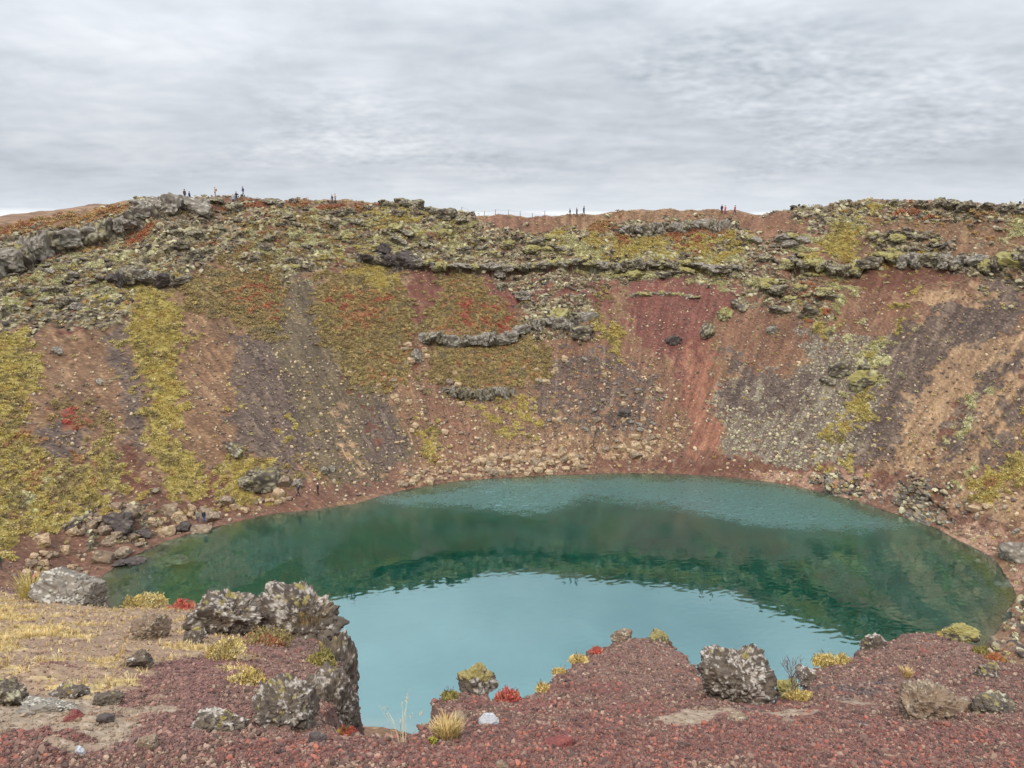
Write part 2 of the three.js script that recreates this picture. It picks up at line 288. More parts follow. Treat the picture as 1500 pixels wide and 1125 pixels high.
  P('rust', 0.6, [1180, 420], [1205, 430], [1210, 500], [1185, 490]), P('moss', 0.7, [1180, 465], [1214, 465], [1200, 490], [1184, 486]),
  P('moss', 0.75, [1312, 440], [1330, 438], [1326, 470], [1310, 472]),
  P('paleMoss', 0.6, [1225, 500], [1310, 480], [1300, 540], [1250, 560]),
  P('moss', 0.6, [1270, 495], [1306, 490], [1304, 520], [1272, 528]),
  P('moss', 0.9, [1244, 572], [1276, 570], [1278, 610], [1250, 628], [1242, 600]), P('paleMoss', 0.8, [1242, 540], [1284, 532], [1284, 566], [1244, 570]),
  P('moss', 0.8, [1206, 626], [1256, 630], [1250, 655], [1206, 660]), P('moss', 0.6, [1205, 660], [1260, 675], [1255, 690], [1205, 680]),
  P('paleMoss', 0.8, [1425, 590], [1445, 572], [1445, 590], [1410, 630], [1402, 628]), P('paleMoss', 0.85, [1405, 690], [1440, 660], [1440, 680], [1415, 705]),
  P('moss', 0.9, [1520, 630], [1440, 700], [1430, 728], [1470, 732], [1520, 700]), P('heath', 0.6, [1510, 670], [1450, 700], [1440, 722], [1480, 712]),
  P('moss', 0.93, [203, 416], [246, 414], [266, 450], [268, 560], [252, 640], [292, 692], [304, 732], [240, 732], [212, 620], [206, 520], [198, 450]),
  P('olive', 0.35, [210, 480], [262, 480], [262, 600], [220, 620]),
  P('moss', 0.6, [168, 490], [190, 490], [184, 560], [172, 550]),
  P('moss', 0.9, [-80, 500], [40, 488], [72, 540], [42, 600], [46, 652], [75, 692], [140, 658], [152, 640], [194, 722], [152, 744], [100, 764], [0, 806], [-90, 830]),
  P('olive', 0.5, [-80, 560], [60, 540], [40, 640], [60, 700], [-60, 760]), P('olive', 0.6, [60, 690], [150, 660], [190, 720], [60, 760], [-20, 780]), P('heath', 0.35, [-40, 560], [180, 690], [170, 730], [20, 740]), P('paleMoss', 0.5, [0, 710], [60, 700], [60, 740], [0, 745]),
  P('olive', 0.7, [88, 592], [136, 590], [170, 620], [150, 660], [130, 620]), P('scarlet', 0.5, [92, 600], [128, 596], [128, 616], [96, 614]),
  P('moss', 0.8, [308, 684], [352, 664], [404, 680], [404, 720], [330, 730], [302, 704]), P('olive', 0.6, [350, 690], [470, 680], [470, 715], [380, 722]),
  P('moss', 0.4, [412, 600], [440, 600], [440, 660], [415, 660]), P('moss', 0.5, [348, 570], [380, 568], [378, 590], [350, 592]),
  P('olive', 0.5, [60, 782], [110, 778], [150, 790], [100, 800]),
];
for (const p of PATCH) {
  p.q = p.pts.map(([x, y]) => { const h = hitWall(x, y); return [h.th * ARC, h.r]; });
  p.b = [Math.min(...p.q.map(a => a[0])), Math.max(...p.q.map(a => a[0])), Math.min(...p.q.map(a => a[1])), Math.max(...p.q.map(a => a[1]))];
  p.m = MAT[p.mat]; p.seed = Math.abs(p.q[0][0] * 3.7 + p.q[0][1]) % 97;
}
const inside = (q, x, y) => { let c = false; for (let i = 0, j = q.length - 1; i < q.length; j = i++) if ((q[i][1] > y) !== (q[j][1] > y) && x < (q[j][0] - q[i][0]) * (y - q[i][1]) / (q[j][1] - q[i][1]) + q[i][0]) c = !c; return c; };
const pdist = (q, x, y) => { let b = 1e9; for (let i = 0, j = q.length - 1; i < q.length; j = i++) { const ax = q[j][0], ay = q[j][1], dx = q[i][0] - ax, dy = q[i][1] - ay, t = sat(((x - ax) * dx + (y - ay) * dy) / (dx * dx + dy * dy || 1)), ex = x - ax - t * dx, ey = y - ay - t * dy, d = ex * ex + ey * ey; if (d < b) b = d; } return Math.sqrt(b); };
const OUT = { n: 0, sa: 0, ca: 1, h: 0, c: [0, 0, 0], rock: 0, veg: 0, v: '', m: '', lich: 0 };
function surf(th, r) {
  const s = th * ARC, q = r * 1.35;
  // cover
  const w1 = fbm(s * 0.16, q * 0.16, 1.5, 3) * 3.4, w2 = fbm(s * 0.16 + 40, q * 0.16, 9.5, 3) * 3.0, g1 = pn(s * 1.3, q * 1.3, 3.3), g2 = pn(s * 1.3 + 9, q * 1.3, 13.3);
  const S = s + w1 + g1 * 0.7, R = r + w2 * 0.75 + g2 * 0.5;
  let m = MAT.brown, mn = 'brown'; const n1 = sat(0.5 + fbm(s * 0.35, q * 0.12, 51, 3) * 1.6), n2 = pn(s * 3.7, q * 3.7, 6) + 0.7 * pn(s * 7.9, q * 7.9, 1), n3 = sat(0.5 + fbm(s * 1.1, q * 0.8, 71, 2) * 1.5), n4 = sm(0.05, 0.5, fbm(s * 0.7, q * 0.22, 91, 4) * 1.7 + 0.25 * pn(s * 2.3, q * 2.3, 17));
  const o = OUT.c; const shade = (mm, al) => { const c = mm.c, k2 = sat(sm(0.22, 0.6, n2) * (mm.lich ? 1 : 0.8) + n4 * 0.4), k1 = mm.veg ? n3 : n1 * 0.55 + n3 * 0.45; for (let i = 0; i < 3; i++) { const v = mix(mix(c[0][i], c[1][i], k1), c[2][i], k2); o[i] = al >= 1 ? v : mix(o[i], v, al); } };
  shade(m, 1);
  const FE = 2.2;
  for (const p of PATCH) {
    if (S < p.b[0] - FE || S > p.b[1] + FE || R < p.b[2] - FE || R > p.b[3] + FE) continue;
    const d = pdist(p.q, S, R) * (inside(p.q, S, R) ? 1 : -1); if (d < -FE) continue;
    const e = 0.5 + fbm(s * 0.5 + p.seed, q * 0.7 + p.seed, p.seed, 3) * 1.3 + 0.2 * pn(s * 2.9, q * 2.9, p.seed) + 0.1 * g1;
    const al = sm(-0.14, 0.14, (p.dens * (p.m.veg ? 0.86 : 1) * 1.3 - 0.15) * sm(-FE, FE, d) - e); if (al <= 0) continue;
    shade(p.m, al * 0.94); if (al > 0.5) { m = p.m; mn = p.mat; }
  }
  const rs = tl(tabS, th), rr = tl(tabR, th);
  if (r < rs - 0.2) { m = MAT.bed; mn = 'bed'; const x = Math.sin(th) * r, z = Math.cos(th) * r, k = sat(0.5 + fbm(x * 0.3, z * 0.3, 5, 4) * 1.4); for (let i = 0; i < 3; i++) o[i] = mix(m.c[0][i], m.c[1][i], k); OUT.h = baseH(th, r) + fbm(x * 0.4, z * 0.4, 8, 3) * 0.35 * sm(0, 3, rs - r) * (1 - sm(8, 16, rs - r)); OUT.n = 0; OUT.rock = OUT.veg = 0; OUT.v = ''; OUT.m = mn; return OUT; }
  const rock = m.rock || 0, veg = m.veg || 0;
  // relief: gullies by height, the roughness of rock and plants along the slope's normal
  let h = baseH(th, r), nd = 0;
  const onWall = sm(0, 2, r - rs), ta = r < rr ? tl(tabH, th) / (rr - rs) : 0.15; OUT.ca = 1 / Math.sqrt(1 + ta * ta); OUT.sa = ta * OUT.ca;
  const rill = fbm(s * 0.8 + 0.5 * g1, q * 0.07, 63, 3); h += onWall * (fbm(s * 0.09, q * 0.06, 31, 3) * 2.0 + fbm(s * 0.35, q * 0.12, 7, 3) * 0.75 + (rock ? 0 : -0.45 * Math.abs(rill)));
  nd += (0.25 + 0.75 * onWall) * (fbm(s * 1.6, q * 1.6, 4, 2) * 0.16 + 0.05 * pn(s * 4.6, q * 4.6, 23));
  let cellTone = 0.5, gr = 1 + 0.3 * pn(s * 4.4, q * 4.4, 40) + 0.5 * (h2(Math.floor(s * 9), Math.floor(q * 9)) - 0.5) * (veg ? 0.5 : 1) + (veg || rock ? 0 : 0.42 * pn(s * 1.5 + 0.4 * g1, q * 0.1, 27) + 0.22 * pn(s * 3.4, q * 0.22, 29));
  if (rock > 0) {
    const sx = s + 0.6 * g1, qx = q + 0.6 * g2;
    worley(sx * 0.2, qx * 0.62, 1); const a = (W.id - 0.45) * 0.9 + (W.dx * (W.id * 7 % 1 - 0.5) - W.dy * 0.5) * 0.6 - 0.35 * (1 - sat((W.f2 - W.f1) * 5));
    worley(sx * 0.7, qx * 1.6, 2); const b = (W.id - 0.45) * 0.4 - W.dy * 0.25 - 0.16 * (1 - sat((W.f2 - W.f1) * 4)); cellTone = W.id;
    nd += rock * (a * 0.75 + b * 0.8 + 0.25 * fbm(s * 1.9, q * 1.9, 12, 2));
    const k = sm(0.0, 0.35, pn(s * 1.7, q * 2.4, 8) + (cellTone - 0.55) * 0.9) * 0.8; gr *= 0.82 + 0.4 * cellTone;
    for (let i = 0; i < 3; i++) o[i] = mix(o[i], m.c[2][i], k);
  }
  if (veg > 0) nd += Math.min(veg, 1) * (0.06 + 0.34 * Math.abs(fbm(s * 0.8, q * 0.8, 15, 3)) + 0.1 * pn(s * 2.2, q * 2.2, 2));
  for (let i = 0; i < 3; i++) o[i] *= gr;
  OUT.h = h; OUT.n = nd; OUT.rock = rock; OUT.veg = veg; OUT.v = m.v || ''; OUT.m = mn;
  return OUT;
}
MAT.bed = { c: pal([166, 136, 96], [146, 116, 80], [166, 136, 96]) };
const fineH = (th, r) => { const o = surf(th, r); return o.h + o.n / o.ca; };
const PXY = (px, py) => hitWall(px, py, fineH);

// ---------------------------------------------------------------- terrain: lake bed, crater slope, outer land out to the horizon
{
  const cols = []; const F0 = -2.25, F1 = 2.1;
  for (let th = F0; th < F1; th += 0.27 / 80) cols.push(th);
  for (let th = F1; th < F0 + 2 * Math.PI; th += 0.012) cols.push(th);
  const NB = 36, NW = 330, outs = [0.4, 0.9, 1.5, 2.4, 3.6, 5, 7, 10, 14, 20, 28, 40, 60, 90, 140, 220, 400, 800, 1600, 3500, 8000, 16000, 30000];
  const rows = NB + NW + 1 + outs.length, n = cols.length, pos = new Float32Array((n + 1) * rows * 3), col = new Float32Array((n + 1) * rows * 3), idx = [];
  for (let i = 0; i <= n; i++) {
    const th = i === n ? cols[0] : cols[i], rs = tl(tabS, th), rr = tl(tabR, th), sx = Math.sin(th), cz = -Math.cos(th);
    for (let j = 0; j < rows; j++) {
      let r; if (j < NB) { const f = j / NB; r = rs * (1 - (1 - f) * (1 - f)) - 0.001 * f; } else if (j <= NB + NW) r = mix(rs, rr, (j - NB) / NW); else r = rr + outs[j - NB - NW - 1];
      const o = surf(th > Math.PI ? th - 2 * Math.PI : th, r), k = (i * rows + j) * 3;
      const r2 = r - o.n * o.sa * (j > NB ? 1 : 0); pos[k] = CX + sx * r2; pos[k + 1] = o.h + o.n * o.ca; pos[k + 2] = CZ + cz * r2; col[k] = o.c[0]; col[k + 1] = o.c[1]; col[k + 2] = o.c[2];
      if (i < n && j < rows - 1) { const a = i * rows + j, b = a + rows; idx.push(a, a + 1, b, b, a + 1, b + 1); }
    }
  }
  const g = new THREE.BufferGeometry(); g.setAttribute('position', new THREE.BufferAttribute(pos, 3)); g.setAttribute('color', new THREE.BufferAttribute(col, 3)); g.setIndex(idx); g.computeVertexNormals();
  const m = put(new THREE.Mesh(g, vmat()), 'crater_terrain'); tag(m, 'brown and red crater slope with lake bed and land beyond the rim', 'terrain', null, 'structure');
}

// ---------------------------------------------------------------- the lake: clear water over the bed, wind-ruffled along the far shore
{
  const band = [[540, 730], [640, 712], [760, 702], [860, 697], [1000, 698], [1100, 706], [1200, 724], [1300, 755], [1350, 775], [1240, 792], [1150, 776], [1060, 760], [960, 740], [860, 736], [760, 752], [680, 747], [600, 744]].map(([x, y]) => { const v = dirOf(x, y), k = -EYE / v[1]; return [v[0] * k, v[2] * k]; });
  const ruffle = (x, z) => { const wx = x + 2.5 * pn(x * 0.14, z * 0.14, 3) + 1.2 * pn(x * 0.6, z * 0.6, 6), wz = z + 3 * pn(x * 0.11, z * 0.11, 8) + 1.6 * pn(x * 0.5, z * 0.7, 1), d = pdist(band, wx, wz) * (inside(band, wx, wz) ? 1 : -1); return sm(-2.5, 3.5, d) * 0.9; };
  const wave = (x, z) => {
    let hgt = (0.0022 * pn(x * 1.0 + 0.3 * pn(x * 0.2, z * 0.2), z * 2.2, 2) + 0.0014 * pn(x * 1.9, z * 2.6, 5)) * (1 + 1.6 * sm(0, 45, x));
    const ruf = (ruffle(x, z) + 0.14 * sm(10, 45, x) * sm(-0.2, 0.4, pn(x * 0.12, z * 0.2, 12))) * (0.8 + 0.6 * pn(x * 0.3, z * 0.5, 17));
    return hgt + ruf * (0.05 * pn(x * 1.5 + 0.2 * z, z * 2.1, 11) + 0.05 * pn(x * 2.4, z * 2.5, 14));
  };
  const st = 0.2, x0 = CX - 54, z0 = CZ - 36, nx = Math.round(112 / st), nz = Math.round(70 / st), id = new Int32Array((nx + 1) * (nz + 1)).fill(-1), pos = [], idx = [];
  for (let j = 0; j <= nz; j++) for (let i = 0; i <= nx; i++) { const x = x0 + i * st, z = z0 + j * st, [th, r] = polar(x, z); if (r < tl(tabS, th) + 1) { id[j * (nx + 1) + i] = pos.length / 3; pos.push(x, wave(x, z), z); } }
  for (let j = 0; j < nz; j++) for (let i = 0; i < nx; i++) { const a = id[j * (nx + 1) + i], b = id[j * (nx + 1) + i + 1], c = id[(j + 1) * (nx + 1) + i], d = id[(j + 1) * (nx + 1) + i + 1]; if (a < 0 || b < 0 || c < 0 || d < 0) continue; idx.push(a, c, b, b, c, d); }
  const uv = []; for (let i = 0; i < pos.length; i += 3) uv.push((pos[i] - x0) / 112, (pos[i + 2] - z0) / 70);
  const g = new THREE.BufferGeometry(); g.setAttribute('position', new THREE.Float32BufferAttribute(pos, 3)); g.setAttribute('uv', new THREE.Float32BufferAttribute(uv, 2)); g.setIndex(idx); g.computeVertexNormals();
  const tw = 1024, td = 640, td4 = new Uint8Array(tw * td * 4);       // capillary waves of the breeze, too fine for the mesh
  for (let j = 0; j < td; j++) for (let i = 0; i < tw; i++) { const x = x0 + (i + 0.5) / tw * 112, z = z0 + (j + 0.5) / td * 70, f = ruffle(x, z), v = 0.035 + 0.09 * sm(78, 90, -z + 2.5 * pn(x * 0.2, z * 0.2, 44)) + 0.36 * f * (0.72 + 0.5 * pn(x * 2.2, z * 3, 31) + 0.35 * pn(x * 5, z * 6, 33)), k = (j * tw + i) * 4; td4[k] = td4[k + 1] = td4[k + 2] = 255 * sat(v); td4[k + 3] = 255; }
  const rt = new THREE.DataTexture(td4, tw, td); rt.magFilter = rt.minFilter = THREE.LinearFilter; rt.needsUpdate = true;
  const mat = new THREE.MeshPhysicalMaterial({ roughnessMap: rt, color: new THREE.Color().setRGB(0.62, 0.92, 0.99), roughness: 1, metalness: 0.31, ior: 1.33, transmission: 1, thickness: 5, attenuationColor: new THREE.Color().setRGB(0.04, 0.8, 0.86), attenuationDistance: 10 });
  const m = put(new THREE.Mesh(g, mat), 'lake'); tag(m, 'teal green crater lake mirroring the grey sky', 'lake', null, 'structure');
}
console.log('terrain and lake done');
// ---------------------------------------------------------------- rocks
function ico(detail) { const g = mergeVertices(new THREE.IcosahedronGeometry(1, detail).deleteAttribute('uv').deleteAttribute('normal'), 1e-5); return g; }
// an angular block: a ball cut by random planes, roughened; coloured by grain and crusts of lichen
const ROCKPAL = {
  lava: { base: [[112, 100, 86], [74, 66, 59]], crust: [[180, 172, 148], [150, 142, 108]], cover: 0.38, top: [148, 138, 88] },
  mossy: { base: [[112, 100, 86], [80, 72, 64]], crust: [[176, 170, 128], [150, 142, 92]], cover: 0.5, top: [156, 146, 88] },
  tan: { base: [[200, 173, 136], [156, 129, 101]], crust: [[218, 197, 160], [112, 94, 78]], cover: 0.3 },
  brown: { base: [[150, 128, 104], [122, 102, 86]], crust: [[182, 166, 140], [104, 92, 82]], cover: 0.4 },
  pale: { base: [[148, 138, 124], [112, 103, 93]], crust: [[196, 189, 174], [90, 83, 75]], cover: 0.46 },
  dark: { base: [[92, 82, 78], [72, 64, 62]], crust: [[128, 116, 106], [84, 74, 70]], cover: 0.3 },
  white: { base: [[116, 102, 86], [78, 69, 62]], crust: [[192, 184, 174], [146, 134, 120]], cover: 0.42, top: [150, 136, 82] },
  scoria: { base: [[140, 74, 66], [112, 62, 58]], crust: [[164, 90, 74], [120, 80, 76]], cover: 0.3 },
  stone: { base: [[184, 184, 184], [164, 164, 166]], crust: [[198, 198, 198], [150, 150, 152]], cover: 0.3 },
};
function rockGeo(seed, detail, kind, o = {}) {
  const { boxy = 0, smooth = detail > 6, crease = 0.4, planes = 11, rough = 0.12, cut = 0.55, size = [1, 1, 1], freq = 1, crustFreq = 2.2, mossTop = 0, strata = 0, pit = 1.3, cover = 0 } = o, r = rng(seed), g = ico(detail), p = g.attributes.position, N = [];
  for (let i = 0; i < planes; i++) { const z = r() * 2 - 1, a = r() * 6.283, q = Math.sqrt(1 - z * z); N.push([q * Math.cos(a), z, q * Math.sin(a), cut + r() * (1 - cut)]); }
  const col = new Float32Array(p.count * 3), K = ROCKPAL[kind], B = pal(...K.base), C = pal(...K.crust), T = K.top ? pal(K.top)[0] : null, ox = r() * 90, oy = r() * 90;
  for (let i = 0; i < p.count; i++) {
    let x = p.getX(i), y = p.getY(i), z = p.getZ(i), R = boxy ? 1 / Math.pow(Math.abs(x) ** boxy + Math.abs(y) ** boxy + Math.abs(z) ** boxy, 1 / boxy) : 1; for (const n of N) { const d = n[0] * x + n[1] * y + n[2] * z; if (d > 0.05) R = Math.min(R, n[3] / d); }
    const f = freq, av = (size[0] + size[1] + size[2]) / 3, ux = x * size[0] / av, uy = y * size[1] / av, uz = z * size[2] / av, n1 = fbm(ux * 1.3 * f + ox, uy * 1.3 * f + oy, uz * 1.3 * f, 3), n2 = detail > 2 ? fbm(ux * 5 * f + oy, uy * 5 * f, uz * 5 * f + ox, 4) : 0, n4 = detail > 12 ? Math.abs(fbm(ux * 11 * f, uy * 11 * f + ox, uz * 11 * f, 3)) : 0;
    R *= 1 + rough * (n1 * 2.4 + n2 * 1.9 - n4 * pit) + (strata ? strata * Math.sin((y + 0.5 * x + 0.3 * n1) * 22 + n2 * 3) * 0.5 : 0);
    if (detail > 6) { const ck = Math.abs(fbm(ux * 1.7 + ox * 2, uy * 1.7, uz * 1.7 + oy, 3)); R *= 1 - 0.09 * (1 - sm(0, 0.035, ck)); }
    const X = x * R * size[0], Y = y * R * size[1], Z = z * R * size[2]; p.setXYZ(i, X, Y, Z);
    const cf = crustFreq, e = 0.5 + fbm(X * cf + oy, Y * cf + ox, Z * cf + 3, 4) * 1.5 + 0.55 * pn(X * cf * 0.24 + 3, Y * cf * 0.24, Z * cf * 0.24 + ox), k = sm(0, 0.09, (cover || K.cover) - e), b = sat(0.5 + 1.4 * n2 + n1), k2 = sat(0.5 + 2 * pn(X * cf * 2.3, Y * cf * 2.3, Z * cf * 2.3 + ox));
    const tp = T && mossTop ? sm(0, 0.12, mossTop - (0.5 + fbm(X * cf * 0.6 + 9, Y * cf * 0.6, Z * cf * 0.6 + oy, 4) * 1.5) - 0.6 * (1 - y)) : 0, gr = 1 + 0.25 * pn(X * cf * 7, Y * cf * 7, Z * cf * 7);
    for (let c = 0; c < 3; c++) { let v = mix(mix(B[0][c], B[1][c], b), mix(C[0][c], C[1][c], k2), k); if (tp) v = mix(v, T[c], tp); col[i * 3 + c] = v * gr; }
  }
  g.setAttribute('color', new THREE.BufferAttribute(col, 3));
  if (smooth) { g.computeVertexNormals(); return g; }
  return toCreasedNormals(g, crease);
}
const rockMat = vmat({ roughness: 0.92 });
const far = {}; for (const k of ['lava', 'mossy', 'tan', 'brown', 'pale', 'dark']) far[k] = [0, 1, 2, 3, 4, 5].map(i => k === 'tan' || k === 'brown' ? rockGeo(100 + i * 13 + k.length * 7, 4, k, { rough: 0.1, crustFreq: 4, cut: 0.6, boxy: 5, planes: 9, crease: 0.3 }) : rockGeo(100 + i * 13 + k.length * 7, 5, k, { rough: 0.2, mossTop: k === 'mossy' ? 1.0 : k === 'lava' ? 0.4 : 0, crustFreq: 3.2, cut: 0.6, boxy: i > 2 ? 5 : 3, planes: 9 }));
let rs0 = rng(4242);
// a boulder seen at a pixel: its foot on the slope there, its size from that distance
function boulder(px, py, w, h, kind, label, group, name = 'boulder') {
  const q = PXY(px, py), W2 = w / FPX * q.d / 2, H2 = h / FPX * q.d / 2, vs = far[kind], m = new THREE.Mesh(vs[(rs0() * vs.length) | 0], rockMat);
  m.position.set(q.p[0], q.p[1] + H2 * 0.62, q.p[2] - 0.25 * W2); m.scale.set(W2 * 1.12, H2 * 1.25, W2 * (0.8 + 0.3 * rs0())); m.rotation.set((rs0() - 0.5) * 0.35, (rs0() - 0.5) * 1.2, (rs0() - 0.5) * 0.35);
  return tag(put(m, name), label, name.includes('stone') ? 'stone' : 'rock', group);
}
for (const [x, y, w, h] of [[208, 307, 26, 16], [228, 305, 22, 18], [240, 302, 16, 12], [250, 308, 28, 24], [269, 305, 20, 19], [288, 314, 34, 25]]) boulder(x, y, w, h, 'pale', 'large pale grey boulder in the heap on the crater rim crest', 'boulders heaped on the rim crest');
for (const [x, y, w, h] of [[1310, 299, 14, 8], [1352, 303, 16, 9], [1378, 301, 18, 12], [1395, 303, 20, 11], [1416, 306, 22, 12], [1448, 308, 24, 12], [1474, 309, 18, 10], [1500, 311, 22, 11]]) boulder(x, y, w, h, 'lava', 'dark lava boulder standing along the crest above the pale ledge', 'lava boulders along the crest');
for (const [x, y, w, h] of [[390, 298, 14, 7], [404, 299, 16, 8], [430, 297, 12, 6], [318, 297, 22, 8], [565, 302, 18, 10], [590, 301, 22, 12], [612, 304, 18, 12], [632, 312, 16, 10], [655, 318, 24, 14], [676, 326, 18, 10]]) boulder(x, y, w, h, 'lava', 'grey lava boulder on the craggy crest between the walkers and the low saddle', 'boulders on the craggy crest');
for (const a of [
  [1036, 495, 22, 21, 'lava', 'round dark boulder crusted with lichen beside the head of the bare track'],
  [1062, 466, 19, 17, 'mossy', 'pale green lichen boulder on brown slope above the bare track'],
  [1082, 453, 24, 15, 'lava', 'twin grey boulder just below the moss-covered rock shelf'],
  [987, 503, 20, 11, 'dark', 'low dark boulder in the middle of the dark red scree'],
  [1132, 487, 15, 9, 'pale', 'small white-topped stone alone on the bare brown slope'],
  [1142, 458, 30, 11, 'lava', 'long grey lava slab under the hanging ledge on brown slope'],
  [1188, 464, 34, 18, 'lava', 'broad grey lava block above the rust coloured moss strip'],
  [1120, 420, 16, 14, 'mossy', 'lichen-spotted knob beneath the thin end of the rock lip'],
  [820, 470, 30, 20, 'mossy', 'rounded boulder with moss cap at the end of the grey cliff band'],
  [850, 492, 30, 15, 'lava', 'grey slab lying below the end of the grey cliff band'],
  [733, 404, 18, 13, 'pale', 'oval pale boulder resting under the dark rock lip'],
  [765, 438, 22, 11, 'pale', 'flat pale slab on red slope above the grey cliff band'],
  [735, 424, 14, 11, 'lava', 'small dark boulder between the oval boulder and the scarlet bush'],
  [609, 528, 19, 17, 'pale', 'angular grey boulder standing in the reddish gully below the cliff band'],
  [560, 372, 22, 16, 'dark', 'black overhanging boulder above the bright moss patch'],
  [592, 390, 28, 22, 'dark', 'black rounded crag at the start of the long rock lip'],
  [390, 713, 36, 26, 'lava', 'big grey boulder over the shore path where a walker leans'],
  [364, 715, 26, 17, 'lava', 'grey boulder with flat face beside the biggest boulder of the shore path'],
  [372, 700, 20, 14, 'lava', 'small dark block on top of the shore path boulders'],
  [412, 712, 20, 16, 'brown', 'brown boulder by the shore path next to the bearing rocks'],
  [343, 666, 26, 18, 'lava', 'lichen boulder at the foot of the purple scree above the moss'],
  [172, 776, 38, 27, 'dark', 'large dark cracked boulder among the rubble of the mossy shore'],
  [190, 758, 26, 16, 'brown', 'brown slab leaning on the large cracked boulder'],
  [150, 823, 28, 20, 'brown', 'bulky tan boulder at the edge of the shallow amber water'],
  [178, 816, 24, 13, 'brown', 'smooth tan boulder behind the shallow amber water'],
  [176, 829, 18, 8, 'dark', 'dark wet rock standing in the shallow amber water'],
  [196, 828, 26, 10, 'dark', 'long dark rock half sunk in the shallow amber water'],
  [62, 797, 24, 13, 'tan', 'round tan boulder on the reddish flat near the amber shallows'],
  [295, 779, 26, 11, 'brown', 'flat brown rock at the waterline under two walkers'],
  [270, 779, 22, 14, 'dark', 'dark shoreline rock beside the walkers\' flat rock'],
  [243, 783, 22, 14, 'tan', 'pale tilted slab on the waterline by the shoreline track'],
  [1230, 547, 28, 18, 'lava', 'rounded grey boulder under the lichen scree streak'],
  [1264, 566, 34, 24, 'mossy', 'largest moss-cushioned boulder in the yellow streak of the speckled scree'],
  [1272, 548, 22, 14, 'lava', 'grey block on top of the largest moss-cushioned boulder'],
  [1213, 563, 20, 13, 'lava', 'grey boulder below the rounded boulder on speckled scree'],
  [1216, 490, 14, 12, 'mossy', 'small mossy knob at the top of the speckled scree'],
  [1485, 822, 36, 30, 'pale', 'big smooth grey boulder on the beach at the end of the lake path'],
  [1430, 749, 22, 8, 'tan', 'flat pale stone beside the fork of the lakeside path'],
  [1448, 747, 15, 9, 'tan', 'small block touching the flat pale stone by the lakeside path'],
  [475, 693, 10, 9, 'pale', 'grey round stone at the foot of the grey gully, darker of a pair'],
  [486, 691, 9, 10, 'pale', 'grey round stone at the foot of the grey gully, taller of a pair'],
  [82, 519, 14, 12, 'pale', 'pale stone on bare brown scree under the broken lava'],
  [145, 563, 10, 8, 'pale', 'white stone between the two dark scree tongues'],
  [915, 607, 16, 8, 'dark', 'dark sliver of rock on the purple scree'],
  [436, 712, 16, 10, 'pale', 'grey boulder behind a walker on the reddish shore path'],
]) boulder(...a);
// scattered pale blocks: one shared label per scatter, as only their place tells them apart
function scatterPx(poly, n, w0, w1, kinds, label, group, name, seed) {
  const r = rng(seed), xs = poly.map(p => p[0]), ys = poly.map(p => p[1]), a = Math.min(...xs), b = Math.max(...xs), c = Math.min(...ys), d = Math.max(...ys); let k = 0;
  for (let t = 0; t < n * 30 && k < n; t++) { const x = mix(a, b, r()), y = mix(c, d, r()); if (!inside(poly, x, y)) continue; const w = w0 + (w1 - w0) * Math.pow(r(), 2.2); boulder(x, y, w, w * (name === 'lava_lump' ? 0.32 + 0.25 * r() : 0.5 + 0.35 * r()), kinds[(r() * kinds.length) | 0], label, group, name); k++; }
}
scatterPx([[560, 716], [600, 696], [640, 682], [720, 670], [800, 662], [870, 668], [850, 692], [720, 698], [640, 708]], 210, 4, 14, ['tan', 'tan', 'tan', 'brown'], 'pale tan block in the boulder spread at the foot of the slope by the water', 'tan blocks spread along the far shore', 'shore_stone', 11);
scatterPx([[870, 668], [900, 640], [960, 636], [985, 655], [960, 670], [890, 674]], 24, 7, 17, ['tan', 'brown', 'tan'], 'squarish pale block piled near the foot of the bare track', 'squarish blocks near the bare track', 'scree_block', 12);
scatterPx([[230, 778], [240, 752], [330, 738], [420, 728], [430, 738], [330, 760]], 34, 7, 22, ['tan', 'tan', 'brown'], 'tan stone on the strip of shore between the walkers and the moss', 'tan stones on the walkers\' shore', 'path_stone', 13);
scatterPx([[90, 778], [120, 746], [210, 740], [236, 768], [212, 800], [150, 800]], 46, 6, 20, ['brown', 'brown', 'tan', 'dark'], 'brown stone in the rubble heap around the large cracked boulder', 'rubble stones of the mossy shore', 'rubble_stone', 14);
scatterPx([[10, 846], [20, 812], [130, 806], [140, 840], [100, 850]], 30, 6, 16, ['tan', 'tan', 'brown'], 'pale stone on the reddish flat beside the amber shallows', 'stones on the reddish flat', 'flat_stone', 15);
scatterPx([[500, 560], [520, 505], [640, 500], [700, 600], [660, 660], [580, 660], [560, 590]], 60, 4, 13, ['tan', 'tan', 'brown'], 'pale tan stone strewn over the olive heath below the cliff band', 'stones strewn below the cliff band', 'slope_stone', 16);
scatterPx([[760, 540], [860, 520], [960, 570], [990, 640], [860, 640], [780, 610]], 40, 5, 13, ['tan', 'pale', 'brown'], 'pale stone strewn on the purple scree beside the dark red scree', 'stones on the purple scree', 'loose_stone', 17);
scatterPx([[1420, 770], [1500, 800], [1500, 780], [1430, 748], [1330, 712], [1240, 698], [1250, 706], [1360, 740]], 24, 4, 9, ['tan', 'pale'], 'small pale stone on the reddish lakeside path below the sandy slope', 'stones on the lakeside path', 'trail_stone', 18);
{ const b = boulder(255, 838, 44, 14, 'tan', 'pale slab lying under the shallow green water', null, 'sunken_slab'); b.position.y = -0.75; b.scale.y = 0.3; }

